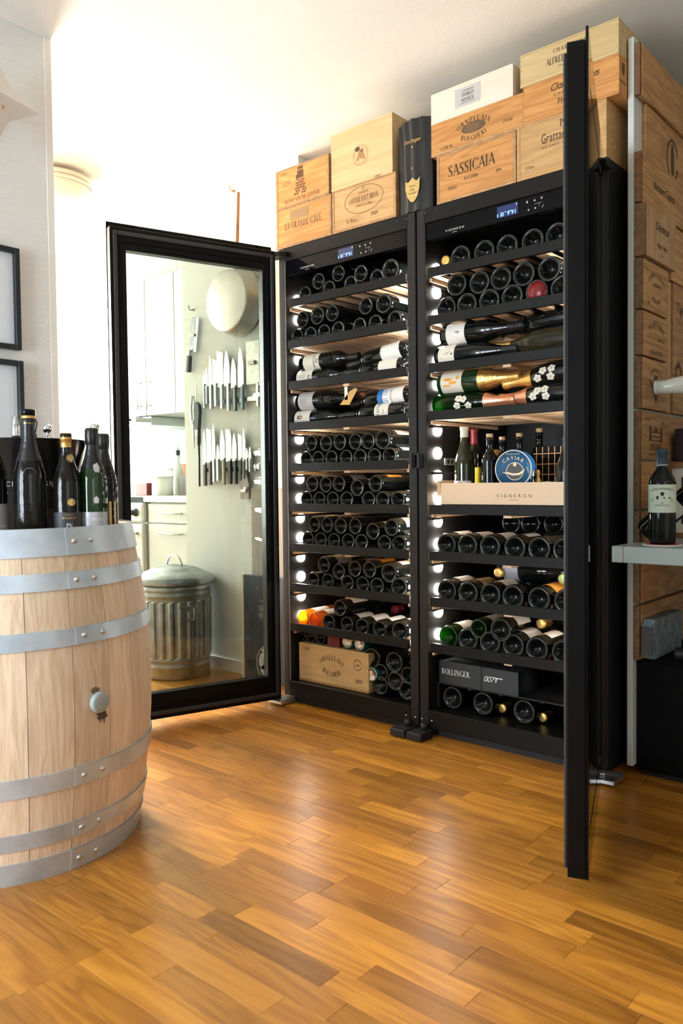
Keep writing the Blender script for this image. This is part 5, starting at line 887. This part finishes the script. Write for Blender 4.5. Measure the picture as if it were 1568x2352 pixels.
patch(f, fc, [rect(.213, 2.186, .098, .062)], 'label_grey', 'paper_label'); fl2 = lambda u, v: (fc(u, v)[0], fc(u, v)[1]-.0004, fc(u, v)[2]); txt(f, 'CHARLES', .012, fl2, .213, 2.187, 'ink', sx=.8); txt(f, 'HEIDSIECK', .011, fl2, .213, 2.171, 'ink', sx=.75); txt(f, 'CHAMPAGNE', .005, fl2, .213, 2.203, 'ink', 'sans'); txt(f, 'BLANC DES MILLENAIRES', .0035, fl2, .213, 2.164, 'ink', 'sans')
c, f, fc = crate('tan crate with heavy lettering and year, lower right behind the open door', .394, .687, ZT, 2.027, .0, .32, 'crate_tan', edge='crate_tan')
txt(f, 'Grattamacco', .030, fc, .545, 1.950, 'ink', 'sans', sx=.55); txt(f, '1997', .022, fc, .56, 1.988, 'ink', sx=.9); txt(f, 'BOLGHERI SUPERIORE', .008, fc, .545, 1.934, 'ink_soft', 'sans', sp=.1); txt(f, '12 Bott.', .010, fc, .44, 1.885, 'ink', 'sans', sx=.7)
c, f, fc = crate('orange crate with slanted script lettering, right middle of the stack', .417, .724, 2.0275, 2.144, .0, .32, 'crate_orange', edge='crate_orange', ends=False)
txt(f, 'Clos des Goisses', .022, fc, .585, 2.102, 'ink', 'script', sx=.82); txt(f, 'CHAMPAGNE', .009, fc, .575, 2.084, 'ink', 'sans', sp=.4); txt(f, 'Philipponnat', .020, fc, .585, 2.055, 'ink', 'sans', sx=.7)
sf = lambda u, v: (.7246-c.location.x, u-c.location.y, v-c.location.z); patch(c, sf, [[(.022, 2.10), (.022, 2.125), (.042, 2.125), (.042, 2.10), (.032, 2.088)]], 'ink_soft', 'crest'); patch(c, sf, [rect(.032, 2.07, .045, .003)], 'ink_soft')
c, f, fc = crate('olive tinted crate with name lettering at the top right corner', .407, .723, 2.1445, 2.246, .0, .32, 'crate_olive', edge='crate_olive', ends=False)
txt(f, 'ALFRED GRATIEN', .020, fc, .565, 2.182, 'ink', sx=.72); txt(f, 'CHAMPAGNE', .012, fc, .572, 2.214, 'ink', sp=.22); txt(f, 'Depuis 1864', .006, fc, .565, 2.168, 'ink', 'sans', sp=.2)

# ------------------------------------------------------------------ barrel
BC = Vector((-.375, -1.327)); BHT = .803
brl = thing('wine_barrel', 'oak wine barrel with galvanised hoops used as a table', 'barrel', (BC.x, BC.y, 0))
def br(z): 
    t = (z-.39)/.41; return .366-.048*t*t
NS = 22; zs = [0, .06, .13, .22, .31, .39, .47, .56, .65, .73, .803]; rs = random.Random(9)
ws = [rs.uniform(.75, 1.3) for _ in range(NS)]; tot = sum(ws); a = R(-20)
for i in range(NS):
    da = 2*math.pi*ws[i]/tot; mb = MB(); vs = []; m = 4; gap = .0022
    for z in zs:
        r = br(z)+rs.uniform(-.0004, .0006)
        for k in range(m+1): an = a+gap+(da-2*gap)*k/m; vs.append((r*math.cos(an), r*math.sin(an), z))
    no = len(vs)
    for z in zs:
        r = br(z)-.026
        for k in (0, m): an = a+gap+(da-2*gap)*k/m; vs.append((r*math.cos(an), r*math.sin(an), z))
    fs = [(j*(m+1)+k, j*(m+1)+k+1, (j+1)*(m+1)+k+1, (j+1)*(m+1)+k) for j in range(len(zs)-1) for k in range(m)]
    for j in range(len(zs)-1):
        fs += [(j*(m+1), (j+1)*(m+1), no+2*(j+1), no+2*j), (j*(m+1)+m, no+2*j+1, no+2*(j+1)+1, (j+1)*(m+1)+m), (no+2*j, no+2*(j+1), no+2*(j+1)+1, no+2*j+1)]
    T = len(zs)-1; fs += [tuple(range(T*(m+1), T*(m+1)+m+1))+(no+2*T+1, no+2*T), tuple(range(0, m+1))[::-1]+(no, no+1)]
    mb.add(vs, fs); mb.build('stave', 'barrel_oak', brl); a += da
hm_ = MB().lathe([(0, .758), (.292, .758), (.292, .778), (0, .778)], 48, None, False).build('head', 'barrel_oak', brl)
camang = math.atan2(CAMP.y-BC.y, CAMP.x-BC.x)
hoops = []
def hz(py, px=0): # height of a hoop edge seen at the barrel's right half, from the photo
    return py
for (z0, z1, ra) in ((.742, .806, 24.5), (.6655, .705, 23.5), (.537, .5765, 24.5), (.209, .253, 23), (.084, .124, 23), (.0, .054, 23)):
    zc = (z0+z1)/2; e0, e1 = br(z0)+.0030, br(z1)+.0030; mh = MB().lathe([(e0, z0), (br(zc)+.0030, zc), (e1, z1)], 72)
    mh.lathe([(e0-.003, z0), (e0, z0)], 72).lathe([(e1, z1), (e1-.003, z1)], 72); h = mh.build('hoop', 'zinc', brl, fix=False)
    aa = camang+R(ra); r_ = br(zc)+.0034
    # riveted overlap plate
    mb = MB(); mb.lathe([(br(z0)+.0046, z0+.0005), (br(zc)+.0046, zc), (br(z1)+.0046, z1-.0005)], 24, None, True, aa-R(.5), aa+R(70)); a9 = aa-R(.5); mb.add([(r9*math.cos(a9), r9*math.sin(a9), z9) for z9 in (z0+.0005, z1-.0005) for r9 in (br(z9)+.003, br(z9)+.0046)], [(0, 1, 3, 2)]); mb.build('overlap', 'zinc', h, fix=False)
    for d_ in (3, 11): 
        an = aa+R(d_); MB().lathe([(0, .005), (.004, .004), (.0062, .0015), (.007, 0)], 12, Matrix.Translation(((r_+.0012)*math.cos(an), (r_+.0012)*math.sin(an), zc)) @ Matrix.Rotation(an, 4, 'Z') @ Matrix.Rotation(R(90), 4, 'Y')).build('rivet', 'steel', h)
# bung
best = None
for k in range(200):
    an = camang+R(-60+k*.6)
    z = .372; q = proj((BC.x+br(z)*math.cos(an), BC.y+br(z)*math.sin(an), z))
    if best is None or abs(q[0]-224) < best[0]: best = (abs(q[0]-224), an, q)
an = best[1]; bz = .372+(best[2][1]-1614)/860
MB().lathe([(.0, .016), (.020, .0165), (.024, .014), (.025, .008), (.023, 0), (0, 0)], 28, Matrix.Translation((br(bz)*math.cos(an), br(bz)*math.sin(an), bz)) @ Matrix.Rotation(an, 4, 'Z') @ Matrix.Rotation(R(90), 4, 'Y')).build('bung', 'bung_grey' if 'bung_grey' in MATS else mat('bung_grey', (.34, .39, .38), .55), brl)
# wine stains round the bung
def stf(u, v):
    r9 = br(bz+v)+.0009; a9 = an+u/r9; return (r9*math.cos(a9), r9*math.sin(a9), bz+v)
mat('wine_stain', (.20, .13, .085), .7); mat('wine_stain_dark', (.085, .058, .042), .7); q9 = random.Random(4)
def blob(u, v, a_, b_, n=18, j=.25): return [(u+a_*(1+q9.uniform(-j, j))*math.cos(2*math.pi*k/n), v+b_*(1+q9.uniform(-j, j))*math.sin(2*math.pi*k/n)) for k in range(n)]
patch(brl, stf, [blob(.014, -.034, .014, .014, 20, .35)], 'wine_stain_dark', 'wine_stain'); patch(brl, stf, [blob(-.004, .028, .012, .008, 16, .3), [(.016, -.044), (.022, -.044), (.021, -.058), (.018, -.054)], [(.006, -.042), (.011, -.044), (.009, -.055)]], 'wine_stain', 'wine_stain')
# ------------------------------------------------------------------ ice bucket, bottles and stoppers on the barrel
BZ = .7785
def onb(px, depth): d = _fw+(px-784)/FPX*_r2; d = Vector((d.x, d.y)); return (CAMP.x+d.x*depth, CAMP.y+d.y*depth)
x, y = onb(62, 2.17); bk = thing('champagne_bucket', 'wide black champagne bucket with silver lettering on the barrel', 'bucket', (x, y, BZ)); hb = .245
MB().lathe([(0, 0), (.10, 0), (.106, .006), (.125, .10), (.158, hb), (.162, hb+.002), (.160, hb+.004), (.154, hb+.002), (.12, .10), (.10, .012), (0, .010)], 56).build('body', 'bucket_black', bk)
ca = math.atan2(CAMP.y-y, CAMP.x-x)
def bface(u, v): # wraps round the bucket, facing the camera
    r = .106+.052*(v/hb)**1.2+.004; an = ca+u/r; return (r*math.cos(an), r*math.sin(an), v)
txt(bk, 'CHAMPAGNE', .0125, bface, .016, .125, 'print_white', sx=1.05, sp=.35); txt(bk, 'T', .0125, bface, -.05, .098, 'print_grey', sx=1.05, sp=.5)
def upb(label, px, depth, kind, glass, ptop, lab=None, cap='foil_black', capz=.235, **k):
    x, y = onb(px, depth); zt = None
    o = bottle(label, kind, (x, y, BZ), UP, glass, lab, cap, None, 'bottles standing on the barrel', 0, capz=capz, **k)
    zt = 0.9+(1121-ptop)*depth/FPX; s = (zt-BZ)/BH[kind]; o.scale = (min(s, 1.08), min(s, 1.08), s); o.rotation_euler = (0, 0, math.atan2(CAMP.y-y, CAMP.x-x)+R(90)); return o
o = upb('black embossed bottle with gold banded stopper on the barrel', 70, 1.92, 'c', 'embossed_black', 962, None, 'foil_black', .20)
Rr = BR['c']
MB().lathe([(.0165, .305), (.0175, .310), (.0178, .317), (.0165, .318)], 18).build('gold_band', 'foil_gold', o); MB().lathe([(.0168, .318), (.0185, .319), (.019, .331), (.017, .334), (0, .335)], 18).build('stopper', 'gloss_black', o); MB().tube([(.016, 0, .312), (.021, .002, .300), (.016, 0, .272), (.019, .001, .266), (.0155, 0, .255)], .0018, 5).build('torn_seal', 'foil_black', o); txt(o, 'Dom Ruinart', .004, lambda u, v: (.0176*math.sin(u/.0176), -.0176*math.cos(u/.0176), v), 0, .296, 'print_gold', 'script'); ring_marks(o, lambda u, v: ((Rr*.93+.002)*math.sin(u/Rr), -(Rr*.93+.002)*math.cos(u/Rr), v), 0, .168, .016, .014, .002, 'glass_ring', 0, 180)
def bf_(r): return lambda u, v: (r*math.sin(u/r), -r*math.cos(u/r), v)
o = upb('open bronze bottle with gold crest and black label on the barrel', 155, 1.95, 'c', 'embossed_black', 998, 'label_black', None, lz=(.02, .075), half=75); MB().lathe([(.0162, .270), (.0162, .292), (.0185, .294), (.0185, .299), (.0160, .301), (.0160, .3128), (.0135, .313)], 18).build('gold_mouth', 'foil_gold', o); patch(o, lambda u, v: (.024*math.sin(u/.024), -.024*math.cos(u/.024), v), [[(.002, .245), (.016, .250), (.022, .238), (.018, .222), (.008, .224), (.0, .234)]], 'label_gold', 'crest'); patch(o, bf_(Rr+.0008), [ell(.012, .105, .012, .011)], 'print_gold', 'medallion'); txt(o, 'BOLLINGER', .006, bf_(Rr+.0012), .005, .055, 'print_gold', sp=.05); txt(o, 'PN', .012, bf_(Rr+.0012), .005, .030, 'print_white'); txt(o, 'CHAMPAGNE', .003, bf_(Rr+.0012), .005, .066, 'print_gold', 'sans')
o = upb('dark green champagne bottle with black foil and grey label on the barrel', 214, 1.99, 'c', 'glass_green', 988, 'label_silver', 'foil_black', .195, lz=(.02, .07), half=70); txt(o, 'BOLLINGER', .010, bf_(Rr+.0012), .0, .045, 'print_white'); txt(o, 'MAISON', .004, bf_(Rr+.0012), .0, .062, 'print_white', 'sans', sp=.2); patch(o, bf_(Rr+.0008), [[(.004, .095), (.016, .095), (.018, .108), (.010, .116), (.002, .108)]], 'print_grey', 'medallion'); patch(o, lambda u, v: (.036*math.sin(u/.036), -.036*math.cos(u/.036), v), [[(.002, .205), (.014, .212), (.022, .200), (.020, .184), (.012, .180), (.004, .190)]], 'print_grey', 'shield_crest')
MB().lathe([(.0155, .262), (.0185, .268), (.020, .285), (.0195, .308), (.016, .314), (0, .3145)], 16).build('foil_cap', 'foil_black', o)
o = upb('dark champagne bottle with glittering gold base behind the green one', 240, 2.09, 'c', 'glass_black', 1001, 'glitter_gold', 'foil_black', .21, lz=(.014, .10), half=180); MB().lathe([(.0155, .262), (.0185, .268), (.020, .285), (.0195, .308), (.016, .314), (0, .3145)], 16).build('foil_cap', 'foil_black', o)
o = upb('dark champagne bottle with grey label at the left picture edge', -22, 1.90, 'c', 'glass_black', 960, 'label_silver', 'foil_black', lz=(.02, .09), half=75); txt(o, 'RNIER', .007, bf_(Rr+.0012), .03, .03, 'print_white', 'sans')
# necks standing in the bucket
def inb(px, depth): x, y = onb(px, depth); return x, y
def bucket_bottle(label, px, depth, ptop, kind, glass, cap):
    x, y = inb(px, depth); zt = .9+(1121-ptop)*depth/FPX; return bottle(label, kind, (x, y, zt-BH[kind]), UP, glass, None, cap, None, 'bottles in the champagne bucket')
bucket_bottle('green bottle in the bucket closed by the pointed steel stopper', 41, 2.14, 1012, 'g', 'glass_green', None); bucket_bottle('bottle in the bucket under the round ball stopper', 113, 2.14, 1030, 'b', 'glass_black', None); o = bucket_bottle('open bottle with yellow lip in the bucket', 166, 2.16, 1026, 'b', 'glass_olive', None); MB().lathe([(.0160, .290), (.0165, .292), (.0165, .299), (.013, .3005)], 18).build('gold_lip', 'label_yellow', o); bucket_bottle('bottle in the bucket behind the green champagne bottle', 222, 2.26, 1030, 'b', 'glass_black', None).location.xy = inb(214, 2.22)
def stopper(label, px, depth, pb, ball):
    x, y = inb(px, depth); zb = .9+(1121-pb)*depth/FPX; s = thing('bottle_stopper', label, 'stopper', (x, y, zb), group='bottle stoppers in the bucket')
    MB().lathe([(0, -.012), (.0085, -.012), (.0105, .014), (0, .014)], 14).build('rubber_plug', 'rubber', s)
    if ball: MB().lathe([(.0115, .014), (.012, .030), (.005, .031), (.0045, .046)], 14).build('collar', 'chrome', s); MB().lathe([(0, .040)]+[(.0128*math.sin(R(t)), .0535-.0128*math.cos(R(t))) for t in range(20, 181, 20)], 18).build('ball', 'chrome', s)
    else: MB().lathe([(.0105, .014), (.0115, .032), (.010, .040), (.009, .046)], 14).build('collar', 'chrome', s); MB().lathe([(.009, .046), (.0088, .052), (.004, .066), (0, .072)], 14).build('cone', 'steel', s)
stopper('pointed cone wine stopper, left in the bucket', 41, 2.14, 1014, False); stopper('chrome ball wine stopper in the middle of the bucket', 113, 2.14, 1032, True); stopper('chrome ball wine stopper behind the green champagne bottle', 222, 2.20, 1030, True)
x, y = inb(8, 2.15); lid = thing('metal_dish', 'low grey metal dome lying in the bucket at left', 'dish', (x, y, BZ+hb-.022)); MB().lathe([(.048, 0), (.046, .012), (.036, .024), (.018, .031), (0, .033)], 28).build('dome', 'steel', lid); MB().lathe([(.052, -.003), (.053, 0), (.047, .003)], 28).build('rim', 'steel', lid)

# ------------------------------------------------------------------ desk, bottle and odds and ends at the right
dk = thing('wall_desk', 'thick grey desk top along the crate panelled wall', 'desk', (1.3, .2, .672)); zt = .717
box('slab', 'counter_grey', .785, 2.2, -.12, .78, .671, zt, dk, b=.0015); box('slab_end', 'counter_grey', .752, .784, -.12, .055, .671, zt, dk, b=.0015); box('leg', 'cab_black', 2.12, 2.18, -.08, -.02, 0, .671, dk)
p = at(1520, 1253, 2, zt); co = thing('coaster', 'round white coaster with red centre under the wine bottle', 'coaster', (p.x, p.y, zt+.0005)); MB().lathe([(0, 0), (.053, 0), (.053, .0035), (0, .0035)], 32).build('disc', 'coaster_white', co); MB().lathe([(0, .0036), (.046, .0036), (.046, .0042), (0, .0042)], 32).build('print', 'coaster_red', co)
sz_ = .9+(1133-1030)*0+0; zt_b = at(1520, 1031, 1, p.y).z; o = bottle('red wine bottle with cream castle label on the coaster', 'b', (p.x, p.y, zt+.0048), UP, 'glass_black', 'label_green', 'foil_navy', None, None, 0, lz=(.100, .188), half=80); s = (zt_b-zt-.005)/BH['b']; o.scale = (1.06, 1.06, s); o.rotation_euler = (0, 0, math.atan2(CAMP.y-p.y, CAMP.x-p.x)+R(90))
lf = bf_(BR['b']+.0012); txt(o, 'CASTELLO DEI RAMPOLLA', .0062, lf, 0, .172, 'ink', sx=.72, arc=.08); patch(o, lf, [[(-.005, .164), (.005, .164), (.004, .155), (0, .151), (-.004, .155)]], 'ink', 'crest'); patch(o, lf, [rect(0, .141, .05, .005), rect(-.012, .147, .006, .010), rect(.012, .146, .018, .005), [(-.034, .134), (.034, .134), (.026, .140), (-.026, .140)]], 'ink', 'castle'); txt(o, 'CHIANTI CLASSICO', .0045, lf, 0, .121, 'ink', sx=.8); txt(o, '2004', .0035, lf, 0, .129, 'ink'); patch(o, lf, [rect(0, .115, .036, .0006), rect(0, .111, .030, .0006), rect(0, .107, .024, .0006)], 'ink', 'small_print')
MB().lathe([(.0142, .2395), (.0142, .2525)], 18).build('neck_seal', 'label_white', o)
# white ceramic horn
h = at(1512, 890, 0, .86); hn = thing('ceramic_horn', 'white glazed ceramic arm jutting out above the wine bottle', 'ornament', (.86, h.y, h.z))
pp = [at(1507, 890, 1, .10), at(1530, 889, 1, .10), at(1548, 886, 1, .105), at(1566, 884, 1, .11), at(1600, 886, 1, .13), at(1650, 892, 1, .16)]
MB().tube([q-hn.location for q in pp], [.021, .021, .024, .027, .030, .030], 16).build('arm', 'ceramic', hn); MB().lathe([(.015, -.002), (.0215, -.001), (.022, .002), (.0205, .004)], 20, Matrix.Translation(pp[0]-hn.location) @ Matrix.Rotation(R(90), 4, 'Y')).build('lip', 'ceramic', hn)
MB().tube([pp[-1]-hn.location, pp[-1]-hn.location+Vector((.1, .2, -.05))], .028, 12).build('stem', 'ceramic', hn)
# speaker, picture, tilted bottle holder behind
q0 = at(1549, 985, 1, .33); q1 = at(1549, 1060, 1, .33); sp_ = thing('dark_box', 'dark purple box standing behind the wine bottle', 'box', (q0.x+.08, .38, zt)); box('body', 'dark_purple', q0.x, q0.x+.2, .33, .45, q1.z, q0.z, sp_, b=.003); box('shelf_foot', 'frame_brown', q0.x-.02, q0.x+.22, .32, .46, q1.z-.02, q1.z-.0005, sp_); box('column', 'frame_brown', q0.x+.15, q0.x+.2, .33, .45, zt+.0005, q1.z-.02, sp_)
q0 = at(1533, 1075, 1, .30); pf = thing('small_framed_picture', 'brown framed picture with white mount behind the wine bottle', 'picture', (q0.x+.1, .31, zt+.001)); zt2 = at(1533, 1064, 1, .30).z
mb = MB(); X0 = at(1531, 1064, 1, .30).x; X1 = X0+.24; mb.box(X0, X0+.016, .295, .31, zt+.001, zt2, .001).box(X1-.016, X1, .295, .31, zt+.001, zt2, .001).box(X0+.016, X1-.016, .295, .31, zt2-.016, zt2, .001).box(X0+.016, X1-.016, .295, .31, zt+.001, zt+.017, .001).build('frame', 'frame_brown', pf, world=True); box('mount', 'mount_white', X0+.016, X1-.016, .302, .308, zt+.017, zt2-.016, pf); box('photo', 'dark_purple', X0+.045, X1-.045, .3005, .3018, zt+.045, zt2-.045, pf)
th_ = thing('bottle_holder', 'black angled bottle holder behind the wine bottle', 'holder', (.87, .12, zt)); MB().box(.945, .957, .045, .085, zt+.006, zt+.085, .001).build('strut', 'gloss_black', th_, world=True); MB().box(.90, 1.02, .035, .095, zt+.0005, zt+.006, .001).build('foot', 'gloss_black', th_, world=True)
q = at(1481, 1222, 1, .06); b2 = bottle('tilted dark bottle with white label in the angled holder', 'b', (q.x, .06, q.z), Matrix.Rotation(R(50), 3, 'Y'), 'glass_black', 'label_white', 'foil_black', None, None)
# under the desk
q = at(1455, 1508, 1, .085); bc = thing('black_cabinet', 'low black cabinet under the grey desk', 'cabinet', (1.2, .35, 0)); zc = q.z
box('body', 'cloth_dark', .748, 1.7, .09, .75, .02, zc, bc, b=.003); box('plinth', 'rubber', .76, 1.68, .11, .74, 0, .02, bc); box('front', 'cloth_dark', .750, 1.23, .082, .0895, .03, zc-.01, bc, b=.002); box('front', 'cloth_dark', 1.235, 1.69, .082, .0895, .03, zc-.01, bc, b=.002)
q0 = at(1484, 1470, 0, .785); sl = thing('stone_block', 'bluish grey chamfered stone slab leaning on the crate panels', 'slab', (.770, q0.y, zc+.001)); H2 = .118; L2 = .26
sb = MB().prism([(.004, .014), (.018, 0), (L2, 0), (L2, H2), (.024, H2), (.004, H2-.02)], -.034, 0, Matrix.Rotation(R(90), 4, 'Z')).build('slab', 'stone_blue', sl); MB().box(.001, .033, -.001, .004, .014, H2-.02).build('edge_face', 'stone_edge', sl)
q1 = at(1556, 1488, 1, .115); tq = thing('torch', 'black cylindrical torch lying in front of the stone block', 'torch', (q1.x+.045, .112, zc+.022), (0, R(90), R(10))); MB().lathe([(0, -.05), (.018, -.05), (.020, -.046), (.020, .02), (.016, .026), (.016, .12), (0, .12)], 20).build('body', 'cab_inner', tq); MB().lathe([(.0205, -.02), (.021, -.018), (.021, -.010), (.0205, -.008)], 20).build('ring', 'shelf_black', tq)
